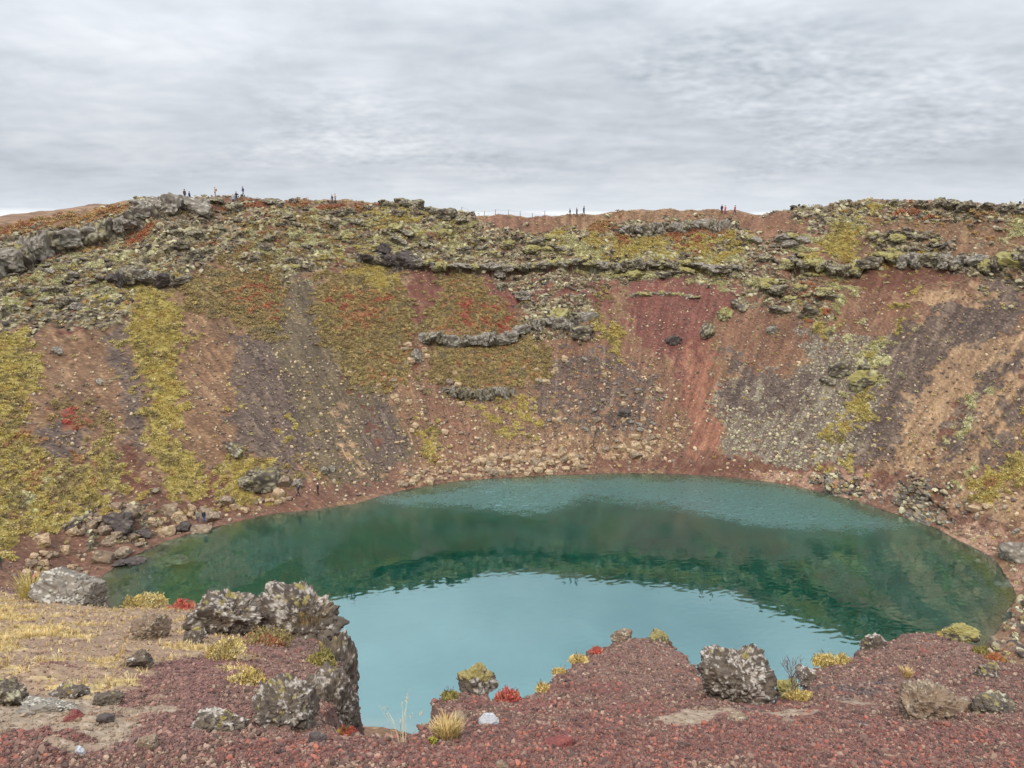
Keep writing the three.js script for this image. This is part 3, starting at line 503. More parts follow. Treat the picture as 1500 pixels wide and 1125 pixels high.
const UP1 = 'lichen-spotted lava lump rising from the rubble below the craggy crest';
scatterPx([[300, 312], [420, 302], [560, 304], [640, 318], [690, 340], [690, 376], [600, 372], [520, 360], [440, 398], [400, 412], [340, 372], [260, 390], [240, 330]], 80, 7, 24, ['lava', 'lava', 'lava', 'mossy'], UP1, 'lava lumps under the craggy crest', 'lava_lump', 21);
scatterPx([[0, 400], [110, 372], [150, 380], [150, 440], [90, 470], [0, 470]], 34, 8, 26, ['lava', 'lava', 'pale'], 'grey lava lump in the broken rock under the tall scarp', 'lava lumps under the tall scarp', 'lava_lump', 22);
scatterPx([[705, 350], [800, 345], [830, 372], [760, 382], [705, 380]], 22, 8, 26, ['lava', 'mossy'], 'lichen-spotted lump between the low saddle and the dark rock lip', 'lumps between saddle and lip', 'lava_lump', 23);
scatterPx([[1090, 352], [1180, 346], [1180, 376], [1110, 384]], 16, 8, 24, ['lava', 'pale', 'mossy'], 'grey lump on the reddish slope beside the mossy shelf', 'lumps beside the mossy shelf', 'lava_lump', 24);
scatterPx([[1270, 345], [1340, 342], [1390, 362], [1300, 372]], 18, 9, 28, ['lava', 'lava', 'mossy'], 'grey lump on the slope over the whitish ledge', 'lumps over the whitish ledge', 'lava_lump', 25);
scatterPx([[1100, 402], [1220, 396], [1260, 420], [1210, 446], [1120, 440]], 18, 8, 24, ['lava', 'mossy'], 'mossy lump on the brown slope under the thick shelf', 'lumps under the thick shelf', 'lava_lump', 26);
scatterPx([[840, 396], [1100, 396], [1090, 412], [900, 408]], 26, 8, 30, ['mossy', 'lava'], 'flat moss-topped lump under the dark rock lip', 'lumps under the rock lip', 'lava_lump', 27);
scatterPx([[900, 590], [960, 560], [1000, 600], [990, 640], [920, 640]], 22, 4, 11, ['tan', 'pale'], 'whitish stone beside the bare track', 'whitish stones by the track', 'loose_stone', 28);
// ledges: bands of jointed lava, one block after another
function ledge(L, name, label, kinds, bw, bh, dep, over) {
  const g = new THREE.Group(), hs = L.px.map(([x, y]) => hitWall(x, y)), r = rng(label.length * 77 + L.px.length), c0 = hs[0].p; g.position.set(...c0);
  for (let i = 0; i < hs.length - 1; i++) {
    const a = hs[i], b = hs[i + 1], len = Math.hypot(a.p[0] - b.p[0], a.p[2] - b.p[2]); if (len > 40) continue;
    for (let s = 0; s < len;) {
      const w = bw * (0.35 + 1.3 * r() * r() + 0.3 * r()), f = Math.min(1, (s + w / 2) / len); s += w * 0.74;
      const x = mix(a.p[0], b.p[0], f), z = mix(a.p[2], b.p[2], f), [th] = polar(x, z), rl = L.rAt(th * ARC), q = [CX + Math.sin(th) * rl, 0, CZ - Math.cos(th) * rl], y = baseH(th, rl + 0.1), k = kinds[(r() * kinds.length) | 0];
      const m = new THREE.Mesh(far[k][(r() * 6) | 0], rockMat), hh = bh * (0.45 + 0.8 * r()); m.name = 'rock_block';
      m.scale.set(w * 0.7, hh * 0.66, dep * (0.6 + 0.6 * r())); m.position.set(q[0] - Math.sin(th) * over - c0[0], y - hh * (0.3 + 0.3 * r()) - c0[1], q[2] + Math.cos(th) * over - c0[2]); m.rotation.set((r() - 0.5) * 0.2, -th + (r() - 0.5) * 0.6, (r() - 0.5) * 0.3); g.add(m);
    }
  }
  return tag(put(g, name), label, 'rock ledge');
}
const LL = ledgeLines;
ledge(LL.scarp, 'rock_scarp', 'tall grey rock scarp running down from the boulder heap on the rim', ['pale', 'pale', 'lava'], 2.4, 3.4, 1.7, 0.4);
ledge(LL.lip, 'rock_ledge', 'long thin dark rock lip with moss cap and shadowed underside', ['lava', 'mossy', 'pale'], 1.7, 1.1, 1.2, 0.5);
ledge(LL.mossy, 'rock_ledge', 'thick moss-covered rock shelf overhanging the brown slope', ['mossy', 'lava'], 2.2, 1.5, 1.6, 0.7);
ledge(LL.grey, 'cliff_band', 'short grey cliff band below the scarlet bushes', ['pale', 'lava', 'pale'], 2.0, 2.1, 1.2, 0.4);
ledge(LL.columns, 'cliff_band', 'low row of upright lava blocks in the olive heath', ['lava', 'pale'], 0.9, 1.7, 0.8, 0.3);
ledge(LL.upper, 'cliff_band', 'upper grey cliff band under the crest, above the yellow moss field', ['lava', 'pale', 'pale'], 1.8, 1.9, 1.2, 0.4);
ledge(LL.pale, 'rock_ledge', 'whitish lichen ledge on the slope beneath the crest boulders', ['pale', 'lava', 'mossy'], 2.1, 1.7, 1.3, 0.4);
ledge(LL.hollow, 'rock_ledge', 'dark broken ledge with a hollow at the top of the yellow moss strip', ['dark', 'lava', 'pale'], 2.0, 1.9, 1.3, 0.5);
ledge(LL.crag, 'rock_ledge', 'blackish craggy ledge above the bright moss patch', ['dark', 'lava'], 1.8, 1.8, 1.3, 0.5);
{
  const L = { px: [[925, 431], [970, 428], [1022, 435]] }; const hs = L.px.map(([x, y]) => hitWall(x, y)); const q = hs.map(h => [h.th * ARC, h.r]); L.rAt = s => { const i = s < q[1][0] ? 0 : 1; return mix(q[i][1], q[i + 1][1], sat((s - q[i][0]) / (q[i + 1][0] - q[i][0]))); };
  ledge(L, 'rock_ledge', 'thin grey rock rib crossing the dark red scree', ['lava', 'mossy'], 1.1, 0.7, 0.7, 0.15);
}

// ---------------------------------------------------------------- uncounted cover on the slope: rubble, scree, low plants
function instanced(name, label, category, geo, mat, list) {
  const m = new THREE.InstancedMesh(geo, mat, list.length), M = new THREE.Matrix4(), Q = new THREE.Quaternion(), E = new THREE.Euler(), c = new THREE.Color();
  list.forEach((a, i) => { E.set(a.rx, a.ry, a.rz); Q.setFromEuler(E); M.compose(new THREE.Vector3(a.x, a.y, a.z), Q, new THREE.Vector3(a.sx, a.sy, a.sz)); m.setMatrixAt(i, M); m.setColorAt(i, c.setRGB(...a.c)); });
  return tag(put(m, name), label, category, null, 'stuff');
}
const white = g => { const n = g.attributes.position.count, c = new Float32Array(n * 3).fill(1); g.setAttribute('color', new THREE.BufferAttribute(c, 3)); return g; };
// a cushion of small leaves
function tuftGeo(seed, n, leaf, flat = 0.7) {
  const r = rng(seed), pos = [], col = [];
  for (let i = 0; i < n; i++) {
    const a = r() * 6.283, u = r(), e = Math.acos(1 - u * 0.95), R = 0.55 + 0.5 * r(), x = Math.sin(e) * Math.cos(a) * R, z = Math.sin(e) * Math.sin(a) * R, y = Math.cos(e) * R * flat, t = 0.75 + 0.5 * r();
    const v = new THREE.Vector3(r() - 0.5, r() - 0.2, r() - 0.5).normalize(), w = new THREE.Vector3(r() - 0.5, r() - 0.5, r() - 0.5).cross(v).normalize(), L = leaf * (0.7 + 0.6 * r());
    const A = [x - w.x * L * 0.5, y - w.y * L * 0.5, z - w.z * L * 0.5], B = [x + w.x * L * 0.5, y + w.y * L * 0.5, z + w.z * L * 0.5], C = [x + v.x * L * 1.3, y + v.y * L * 1.3, z + v.z * L * 1.3];
    pos.push(...A, ...B, ...C); for (let k = 0; k < 3; k++) col.push(t, t, t * 0.95);
  }
  const g = new THREE.BufferGeometry(); g.setAttribute('position', new THREE.Float32BufferAttribute(pos, 3)); g.setAttribute('color', new THREE.Float32BufferAttribute(col, 3)); g.computeVertexNormals(); return g;
}
const leafMat = new THREE.MeshStandardMaterial({ vertexColors: true, roughness: 0.9, side: THREE.DoubleSide });
{
  const r = rng(99), rub = [[], [], []], moss = [], shr = [], scree = [], F0 = -2.2, F1 = 2.05;
  const VEG = { moss: [[190, 160, 98], [204, 182, 106], [196, 176, 102], [212, 196, 136], [172, 152, 94], [148, 132, 90]], pale: [[206, 200, 158], [188, 180, 128]], olive: [[166, 144, 96], [146, 124, 86], [182, 162, 104], [140, 126, 96]], heath: [[188, 144, 98], [168, 122, 88], [194, 166, 112], [154, 130, 92]], rust: [[188, 120, 86], [170, 108, 80], [182, 140, 96]], scarlet: [[190, 92, 80], [168, 92, 76], [180, 128, 92], [160, 136, 92], [150, 124, 86]] };
  const LAVA = [[128, 113, 96], [98, 87, 76], [146, 133, 110], [168, 158, 128], [190, 182, 148], [76, 68, 62], [130, 106, 87]], SC = [[206, 182, 148], [156, 130, 106], [128, 108, 96], [184, 168, 144], [116, 98, 90]];
  for (const k in VEG) VEG[k] = pal(...VEG[k]); const LA = pal(...LAVA), SP = pal(...SC);
  for (let i = 0; i < 300000; i++) {
    const th = mix(F0, F1, r()), rs = tl(tabS, th), rr = tl(tabR, th), R = Math.sqrt(mix((rs + 0.5) ** 2, (rr + 1.5) ** 2, r())), o = surf(th, R), x = CX + Math.sin(th) * (R - o.n * o.sa), z = CZ - Math.cos(th) * (R - o.n * o.sa), y = o.h + o.n * o.ca, u = r(), tone = 0.85 + 0.3 * r();
    if (o.rock > 0.5) {
      if (u > 0.9) { const s = 0.14 + 0.2 * r(), L = r() < 0.5 ? VEG.olive : r() < 0.5 ? VEG.pale : VEG.heath, c = L[(r() * L.length) | 0]; shr.push({ x, y, z, rx: 0.3, ry: r() * 6.28, rz: 0, sx: s * 1.5, sy: s * 0.7, sz: s, c: c.map(v => v * tone) }); }
      else if (u < 0.36) { const s = 0.1 + 0.4 * Math.pow(r(), 4), c = LA[(r() * LA.length) | 0]; rub[(r() * 3) | 0].push({ x, y: y + s * 0.12, z, rx: r() * 0.6, ry: r() * 6.28, rz: r() * 0.6, sx: s * (0.8 + 0.7 * r()), sy: s * (0.4 + 0.35 * r()), sz: s, c: c.map(v => v * tone) }); }
    } else if (o.veg > 0.3) {
      if (u < 0.7) { const s = o.v === 'moss' || o.v === 'pale' ? 0.1 + 0.2 * r() : 0.14 + 0.3 * r() * r(), L = VEG[o.v], c = L[Math.min(L.length - 1, Math.max(0, ((0.5 + 1.5 * fbm(th * 22, R * 0.5, 77, 3) + 0.5 * (r() - 0.5)) * L.length) | 0))]; (o.v === 'moss' || o.v === 'pale' ? moss : shr).push({ x, y: y - s * 0.1, z, rx: (r() - 0.5) * 0.5 + 0.3, ry: r() * 6.28, rz: (r() - 0.5) * 0.5, sx: s * (1 + 0.5 * r()), sy: s * (0.7 + 0.5 * r()), sz: s * (1 + 0.5 * r()), c: c.map(v => v * tone) }); }
    } else {
      const d = o.m === 'speck' ? 0.5 : o.m === 'purple' ? 0.3 : o.m === 'path' || o.m === 'earth' || o.m === 'track' ? 0.06 : 0.24;
      const tt = (R - rs) / (rr - rs); if (u < d * (1.5 - 1.2 * tt)) { const s = 0.045 + (0.34 - 0.2 * tt) * Math.pow(r(), 5), c = o.m === 'speck' && r() < 0.6 ? LA[3 + ((r() * 2) | 0)] : o.m === 'purple' && r() < 0.7 ? SP[2 + 2 * ((r() * 2) | 0)] : SP[(r() * SP.length) | 0]; scree.push({ x, y: y + s * 0.2, z, rx: r() * 3, ry: r() * 6.28, rz: r() * 3, sx: s * 1.2, sy: s * 0.8, sz: s, c: c.map(v => v * tone) }); }
      else if (u > 0.985 && o.m !== 'path' && o.m !== 'red' && o.m !== 'track') { const s = 0.14 + 0.2 * r(), L = r() < 0.6 ? VEG.moss : VEG.pale, c = L[(r() * L.length) | 0]; moss.push({ x, y, z, rx: 0.3, ry: r() * 6.28, rz: 0, sx: s, sy: s * 0.7, sz: s, c: c.map(v => v * tone) }); }
    }
  }
  for (let k = 0; k < 3; k++) instanced('lava_rubble', 'grey lichen-spotted lava rubble covering the upper crater slope', 'rubble', white(rockGeo(500 + k, 1, 'lava', { rough: 0.22, crease: 0.15, boxy: 4 })), rockMat, rub[k]);
  instanced('scree_gravel', 'loose scree stones scattered over the crater slope', 'gravel', white(rockGeo(520, 0, 'lava', { rough: 0.2, crease: 0.1 })), rockMat, scree);
  instanced('moss_cover', 'yellow green moss and grass cushions carpeting the crater slope', 'moss', tuftGeo(61, 60, 0.36, 0.6), leafMat, moss);
  instanced('heath_cover', 'olive, rust and scarlet dwarf heath covering the crater slope', 'heath', tuftGeo(62, 64, 0.32, 0.8), leafMat, shr);
  console.log('cover', rub.map(a => a.length), scree.length, moss.length, shr.length);
}

// ---------------------------------------------------------------- the near rim: a gravel slope that breaks off above the lake
const fgPlane = (x, z) => { const F = -z; return (F > 2.3 ? 36.1 - 0.51 * (F - 2.3) : 36.1 + 0.25 * (1 - Math.exp(-(2.3 - F) * 0.9))) + 0.077 * Math.max(0, -x) * sm(0, 3, F); };
function rayTo(fn, px, py, d0, d1, st) { const v = dirOf(px, py); for (let d = d0; d < d1; d += st) if (EYE + v[1] * d < fn(v[0] * d, v[2] * d)) { let a = d - st, b = d; for (let k = 0; k < 14; k++) { const m = (a + b) / 2; if (EYE + v[1] * m < fn(v[0] * m, v[2] * m)) b = m; else a = m; } return { p: [v[0] * b, EYE + v[1] * b, v[2] * b], d: b }; } return null; }
const edgePx = [[-150, 874], [-60, 864], [0, 860], [45, 864], [165, 890], [205, 882], [262, 888], [300, 892], [400, 892], [470, 907], [497, 960], [507, 1040], [514, 1074], [540, 1078], [600, 1076], [622, 1046], [648, 1020], [675, 1008], [700, 1006], [742, 1018], [768, 1014], [800, 990], [868, 952], [910, 936], [972, 934], [1000, 958], [1035, 992], [1085, 1022], [1128, 1026], [1160, 1010], [1200, 974], [1250, 962], [1290, 938], [1340, 928], [1390, 926], [1432, 948], [1470, 968], [1500, 970], [1600, 987], [1720, 1000]];
const edge = edgePx.map(([x, y]) => rayTo(fgPlane, x, y, 1.5, 40, 0.1)?.p).filter(Boolean).map(p => [p[0], p[2]]);
edge.push([18, -3], [18, 8], [-18, 8], [-18, -6]);
const fgSD = (x, z) => pdist(edge, x, z) * (inside(edge, x, z) ? 1 : -1);
function fgH(x, z) {
  const wx = x + 0.16 * pn(x * 1.7, z * 1.7, 3) + 0.05 * pn(x * 6, z * 6, 7), wz = z + 0.16 * pn(x * 1.7, z * 1.7, 9) + 0.05 * pn(x * 6, z * 6, 1), d = fgSD(wx, wz);
  let y = fgPlane(x, z) + 0.08 * fbm(x * 0.9, z * 0.9, 4, 3) + 0.055 * fbm(x * 4, z * 4, 6, 4) + 0.012 * pn(x * 17, z * 17, 2);
  if (d < 0.25) y -= 0.12 * (0.25 - Math.max(d, 0)) ; if (d < 0) y -= Math.min(14, -d * 7 + 0.0 + 0.25 * Math.abs(fbm(x * 2, z * 2, 1, 3)) * Math.min(1, -d * 3));
  return y;
}
const FG = (px, py) => { for (let k = 0; k < 80; k += 2) { const h = rayTo(fgH, px, py + k, 1.6, 13.5, 0.05); if (h && fgSD(h.p[0], h.p[2]) > -0.12) return h; } return rayTo(fgH, px, 1100, 1.6, 30, 0.05); };
const FM = {
  gravel: { c: pal([124, 92, 82], [104, 77, 70], [150, 122, 108]) }, scoria: { c: pal([128, 82, 76], [108, 70, 66], [152, 104, 94]) }, rusty: { c: pal([128, 86, 80], [108, 74, 70], [150, 110, 100]) },
  soil: { c: pal([156, 128, 102], [136, 110, 90], [180, 156, 128]) }, dust: { c: pal([164, 144, 122], [146, 126, 106], [182, 166, 146]) }, straw: { c: pal([206, 182, 124], [182, 154, 104], [220, 200, 150]) }, dark: { c: pal([108, 88, 84], [88, 74, 74], [140, 122, 116]) },
};
const FP = [
  P('soil', 1, [-160, 850], [300, 860], [340, 960], [240, 990], [180, 1055], [0, 1075], [-160, 1075]),
  P('rusty', 0.95, [200, 1000], [240, 975], [330, 955], [410, 1000], [380, 1060], [280, 1085], [150, 1095], [190, 1040]),
  P('dust', 0.8, [-60, 1040], [140, 1020], [160, 1060], [60, 1085], [-60, 1080]),
  P('straw', 0.6, [-120, 930], [20, 885], [60, 905], [110, 930], [165, 945], [100, 965], [-120, 985]), P('straw', 0.6, [170, 968], [205, 955], [258, 955], [250, 985], [185, 1002]),
  P('scoria', 0.9, [-60, 1140], [-60, 1082], [40, 1072], [150, 1080], [250, 1085], [420, 1092], [600, 1086], [700, 1072], [800, 1048], [900, 1044], [1060, 1050], [1200, 1060], [1350, 1090], [1560, 1095], [1560, 1140]),
  P('scoria', 0.35, [620, 1040], [800, 990], [930, 940], [1000, 970], [1150, 1030], [1330, 940], [1480, 980], [1500, 1080], [600, 1080]), P('scoria', 0.55, [560, 1076], [760, 1030], [1000, 1010], [1200, 1030], [1400, 1060], [1300, 1100], [600, 1100]),
  P('dust', 0.6, [960, 1055], [1080, 1030], [1260, 1025], [1330, 1048], [1200, 1062]), P('dark', 0.6, [1220, 1000], [1320, 1000], [1320, 1045], [1230, 1040]), P('dark', 0.5, [1060, 985], [1100, 1020], [1000, 1030], [960, 1010]),
];
for (const p of FP) { p.q = p.pts.map(([x, y]) => { const h = rayTo(fgPlane, x, Math.max(y, 866), 1.2, 14, 0.1); const v = dirOf(x, y); return h ? [h.p[0], h.p[2]] : [v[0] * 13, v[2] * 13]; }); p.m = FM[p.mat]; p.seed = Math.abs(p.q[0][0] * 5.3 + p.q[1][1]) % 51; }
const FO = { c: [0, 0, 0], m: '' };
function fgCover(x, z) {
  const wx = x + 0.35 * pn(x * 1.1, z * 1.1, 12) + 0.1 * pn(x * 4, z * 4, 5), wz = z + 0.35 * pn(x * 1.1, z * 1.1, 22) + 0.1 * pn(x * 4, z * 4, 15), n1 = sat(0.5 + fbm(x * 1.4, z * 1.4, 2, 3) * 1.6), n2 = pn(x * 21, z * 21, 1) + 0.8 * pn(x * 43, z * 43, 4), o = FO.c;
  const shade = (m, al) => { const c = m.c, k = sm(0.2, 0.6, n2) * 0.8; for (let i = 0; i < 3; i++) { const v = mix(mix(c[0][i], c[1][i], n1), c[2][i], k); o[i] = al >= 1 ? v : mix(o[i], v, al); } };
  shade(FM.gravel, 1); FO.m = 'gravel';
  for (const p of FP) { const d = pdist(p.q, wx, wz) * (inside(p.q, wx, wz) ? 1 : -1); if (d < -0.7) continue; const e = 0.5 + fbm(x * 2.2 + p.seed, z * 2.2, p.seed, 3) * 1.3 + 0.15 * pn(x * 13, z * 13, p.seed), al = sm(-0.12, 0.12, (p.dens * 1.3 - 0.15) * sm(-0.7, 0.7, d) - e); if (al <= 0) continue; shade(p.m, al); if (al > 0.5) FO.m = p.mat; }
  const g = 1 + 0.3 * pn(x * 31, z * 31, 8) + 0.2 * pn(x * 71, z * 71, 3); for (let i = 0; i < 3; i++) o[i] *= g; return FO;
}
{
  const NU = 620, Fs = []; for (let f = -8; f < 1.8; f += 0.35) Fs.push(f); for (let f = 1.8; f < 16; f *= 1.0054) Fs.push(f);
  const pos = new Float32Array((NU + 1) * Fs.length * 3), col = new Float32Array(pos.length), idx = [];
  Fs.forEach((F, j) => { for (let i = 0; i <= NU; i++) { const x = (i / NU * 2 - 1) * (1.8 + 0.95 * Math.max(F, 0.5)) * (F < 1.8 ? 1 + (1.8 - F) * 0.35 : 1), k = (j * (NU + 1) + i) * 3, c = fgCover(x, -F).c; pos[k] = x; pos[k + 1] = fgH(x, -F); pos[k + 2] = -F; col[k] = c[0]; col[k + 1] = c[1]; col[k + 2] = c[2]; if (i < NU && j < Fs.length - 1) { const a = j * (NU + 1) + i, b = a + NU + 1; idx.push(a, a + 1, b, b, a + 1, b + 1); } } });
  const g = new THREE.BufferGeometry(); g.setAttribute('position', new THREE.BufferAttribute(pos, 3)); g.setAttribute('color', new THREE.BufferAttribute(col, 3)); g.setIndex(idx); g.computeVertexNormals();
  tag(put(new THREE.Mesh(g, vmat()), 'rim_ground'), 'reddish gravel slope of the near crater rim', 'ground', null, 'structure');
}
// scoria and gravel on it
{
  const r = rng(31), lists = [[], [], []], COL = { gravel: [[130, 98, 88], [106, 80, 74], [150, 122, 106], [142, 92, 82], [172, 146, 128], [94, 76, 70], [124, 94, 84]], scoria: [[140, 90, 81], [120, 79, 74], [158, 95, 80], [104, 77, 73], [160, 127, 113], [176, 106, 88], [130, 98, 89], [92, 72, 70], [124, 84, 78], [112, 84, 79], [136, 98, 90], [146, 110, 100], [120, 90, 84]], rusty: [[138, 100, 92], [118, 90, 86], [156, 118, 108]], soil: [[150, 120, 98], [124, 100, 84], [180, 154, 128]], dust: [[164, 142, 120], [140, 120, 104]], straw: [[196, 170, 120], [160, 130, 98]], dark: [[100, 82, 80], [84, 72, 72], [134, 112, 104]] }, L = {};
  for (const k in COL) L[k] = pal(...COL[k]).map(c => { const g = (c[0] + c[1] + c[2]) / 3; return c.map((v, i) => mix(g, v, 0.9) * [1.02, 0.98, 0.9][i]); });
  for (let i = 0; i < 560000; i++) {
    const F = 2.1 * Math.pow(13.5 / 2.1, Math.pow(r(), 1.5)), x = (r() * 2 - 1) * (0.76 * F + 0.4), z = -F; if (fgSD(x, z) < -0.15) continue;
    const m = fgCover(x, z).m; if ((m === 'straw' || m === 'dust') && r() < 0.85) continue; if (m === 'soil' && r() < 0.8) continue;
    const s = (0.0008 + 0.0021 * r() + 0.0055 * Math.pow(r(), 6) + 0.012 * Math.pow(r(), 22)) * (F < 3 ? 1 : 1 + 0.15 * (F - 3)), c = L[m][(r() * L[m].length) | 0], t = 0.7 + 0.5 * r();
    lists[(r() * 3) | 0].push({ x, y: fgH(x, z) + s * 0.25, z, rx: r() * 3, ry: r() * 6, rz: r() * 3, sx: s * (0.8 + 0.6 * r()), sy: s * (0.6 + 0.4 * r()), sz: s, c: c.map(v => v * t) });
  }
  lists.forEach((l, k) => instanced('scoria_gravel', 'red and brown scoria gravel on the near rim', 'gravel', white(rockGeo(700 + k, k ? 0 : 1, 'scoria', { rough: 0.25, cut: 0.5, crease: 0.2 })), rockMat, l));
  console.log('gravel', lists.map(a => a.length));
}
// rocks on the near rim: outline box in the picture, foot on the ground
function nearRock(x0, y0, x1, y1, kind, label, o = {}) {
  const cx = (x0 + x1) / 2, foot = FG(o.fx ?? cx, o.fy ?? y1 - 2) || { p: at(cx, y1, 8), d: 8 }, d = foot.d + (o.dd || 0), k = d / FPX, w = (x1 - x0) * k / 2, h = (y1 - y0) * k / 2, c = at(cx, (y0 + y1) / 2 + (o.sink ?? 0.12) * (y1 - y0), d + w * 0.3), dz = o.deep ?? 0.85;
  const g = rockGeo(o.seed ?? Math.round(x0 * 7 + y0), o.detail ?? (x1 - x0 > 60 ? 48 : x1 - x0 > 25 ? 26 : 9), kind, { rough: o.rough ?? 0.15, pit: o.pit ?? 0.7, cover: kind === 'white' ? o.cover ?? 0.36 : 0, cut: o.cut ?? 0.62, planes: 12, size: [w * 1.08, h * 1.25, w * dz], crustFreq: (o.cf ?? 1) * 34 / (d / 4), freq: 1, mossTop: (o.moss ?? 0.5) - 0.1, strata: o.strata ?? 0, boxy: o.boxy ?? 3.6 });
  const m = new THREE.Mesh(g, rockMat); m.position.set(...c); m.rotation.set(0, o.ry ?? 0, o.rz ?? 0); return tag(put(m, o.name ?? 'lava_rock'), label, o.cat ?? 'rock', o.group);
}
nearRock(372, 985, 468, 1086, 'white', 'blocky lava rock with white lichen at the base of the near outcrop', { fy: 1062 });
nearRock(430, 980, 524, 1112, 'white', 'tall dark lava crag of the near outcrop dropping to the water', { fx: 470, fy: 1056, dd: 0.5, deep: 1.1, cut: 0.74, moss: 0.3, sink: 0.02, rough: 0.12, cover: 0.32 });
nearRock(464, 932, 520, 1050, 'white', 'upper lava block wedged between the tall dark crag and the grass-topped rock', { fx: 468, fy: 972, dd: 0.3, deep: 1.1, cut: 0.72, moss: 0.5, sink: 0.05, rough: 0.12, cover: 0.3 });
nearRock(384, 858, 500, 952, 'white', 'lava rock with a dry grass tuft on top of the near outcrop', { fx: 430, fy: 935, moss: 0.45, deep: 0.7 });
nearRock(272, 862, 388, 932, 'white', 'low rock thickly spotted with white lichen behind the yellow bush', { fx: 330, fy: 930, deep: 0.7, cf: 1.1 });
nearRock(288, 1034, 362, 1080, 'white', 'small pointed rock with a pale corner beside the blocky lava rock', { fy: 1070, cf: 0.8 });
nearRock(268, 920, 300, 942, 'white', 'small whitish stones at the end of the low spotted rock');
nearRock(40, 838, 168, 896, 'pale', 'slanting grey slab with wavy strata on the rim edge', { fx: 110, fy: 886, strata: 0.05, rz: -0.25, cut: 0.5, deep: 0.6, moss: 0.4, rough: 0.08, pit: 0.4 });
nearRock(192, 892, 256, 938, 'brown', 'tilted brown slab in the bare soil', { rz: 0.45, cut: 0.45, sink: 0.25 });
nearRock(184, 952, 222, 978, 'white', 'small grey lichen rock in the straw grass');
nearRock(-20, 992, 38, 1032, 'lava', 'grey boulder half buried in dusty soil');
nearRock(64, 1000, 132, 1024, 'white', 'flat lichen-edged rock rib in the dusty soil', { rz: 0.15, cut: 0.4 });
nearRock(36, 1022, 122, 1044, 'pale', 'low whitish crust of rock in the dusty soil', { cut: 0.4, sink: 0.3 });
nearRock(142, 1010, 182, 1034, 'white', 'knobbly pale rock beside the rusty gravel');
nearRock(204, 1074, 234, 1098, 'brown', 'smooth tan stone lying on red scoria', { name: 'loose_stone', cat: 'stone', rough: 0.08 });
nearRock(94, 1042, 120, 1056, 'scoria', 'dark red scoria lump in the dusty soil', { name: 'scoria_lump', cat: 'stone' });
nearRock(146, 1044, 168, 1060, 'dark', 'dark grey stone between dusty soil and red scoria', { name: 'loose_stone', cat: 'stone' });
nearRock(108, 1094, 124, 1106, 'stone', 'small white stone on red scoria', { name: 'loose_stone', cat: 'stone' });
nearRock(352, 990, 366, 1004, 'scoria', 'red scoria lump beside the yellow grass patch', { name: 'scoria_lump', cat: 'stone' });
nearRock(1026, 950, 1124, 1028, 'white', 'round lichen-speckled boulder on the lip between the two gravel mounds', { fx: 1080, fy: 1012, cut: 0.7, moss: 0.35 });
nearRock(672, 972, 726, 1012, 'white', 'small crag with moss and lichen above the scarlet shrub', { fy: 1006, moss: 0.9 });
nearRock(702, 1045, 730, 1064, 'stone', 'smooth light grey stone on brown gravel', { name: 'loose_stone', cat: 'stone', rough: 0.05, cut: 0.75 });
nearRock(660, 1042, 682, 1057, 'brown', 'rounded brown stone next to the light grey stone', { name: 'loose_stone', cat: 'stone', rough: 0.06, cut: 0.75 });
nearRock(1316, 1002, 1384, 1056, 'brown', 'angular brownish rock with a dark cleft in the gravel mound', { fy: 1050, rough: 0.2 });
nearRock(1380, 1012, 1420, 1044, 'brown', 'low rock shoulder beside the angular brownish rock', { sink: 0.3 });
nearRock(1426, 1014, 1482, 1046, 'lava', 'grey knobbly rock near the edge of the gravel mound', { sink: 0.2 });
nearRock(1430, 968, 1466, 994, 'white', 'pale notched rock at the top of the gravel mound', { sink: 0.2 });
nearRock(1140, 992, 1172, 1024, 'mossy', 'round rock under pale green lichen by the leafless twigs', { fy: 1018, moss: 1.3 });
nearRock(1166, 976, 1198, 1002, 'white', 'white-crusted rock by the leafless twigs', { fy: 1000 });
nearRock(1262, 930, 1294, 958, 'white', 'white lichen rock on the rim of the wide gravel mound', { fy: 950 });
nearRock(898, 920, 924, 942, 'brown', 'small brown crag on the peak of the gravel mound');
nearRock(950, 922, 982, 942, 'lava', 'mossy stone on the peak of the gravel mound', { moss: 1 });
nearRock(1385, 912, 1426, 932, 'mossy', 'pale lichen cushion rock on the crest of the wide gravel mound', { moss: 1.3 });
nearRock(1068, 1044, 1100, 1058, 'brown', 'flat greyish stone flush with the gravel', { name: 'loose_stone', cat: 'stone', sink: 0.3 });
nearRock(800, 1080, 840, 1096, 'scoria', 'crumbly orange-red scoria patch stone', { name: 'scoria_lump', cat: 'stone' });
nearRock(724, 1112, 744, 1130, 'brown', 'tan lump at the bottom of the red scoria', { name: 'loose_stone', cat: 'stone' });
nearRock(452, 1074, 476, 1092, 'dark', 'dark purple stone at the foot of the near outcrop', { name: 'loose_stone', cat: 'stone' });

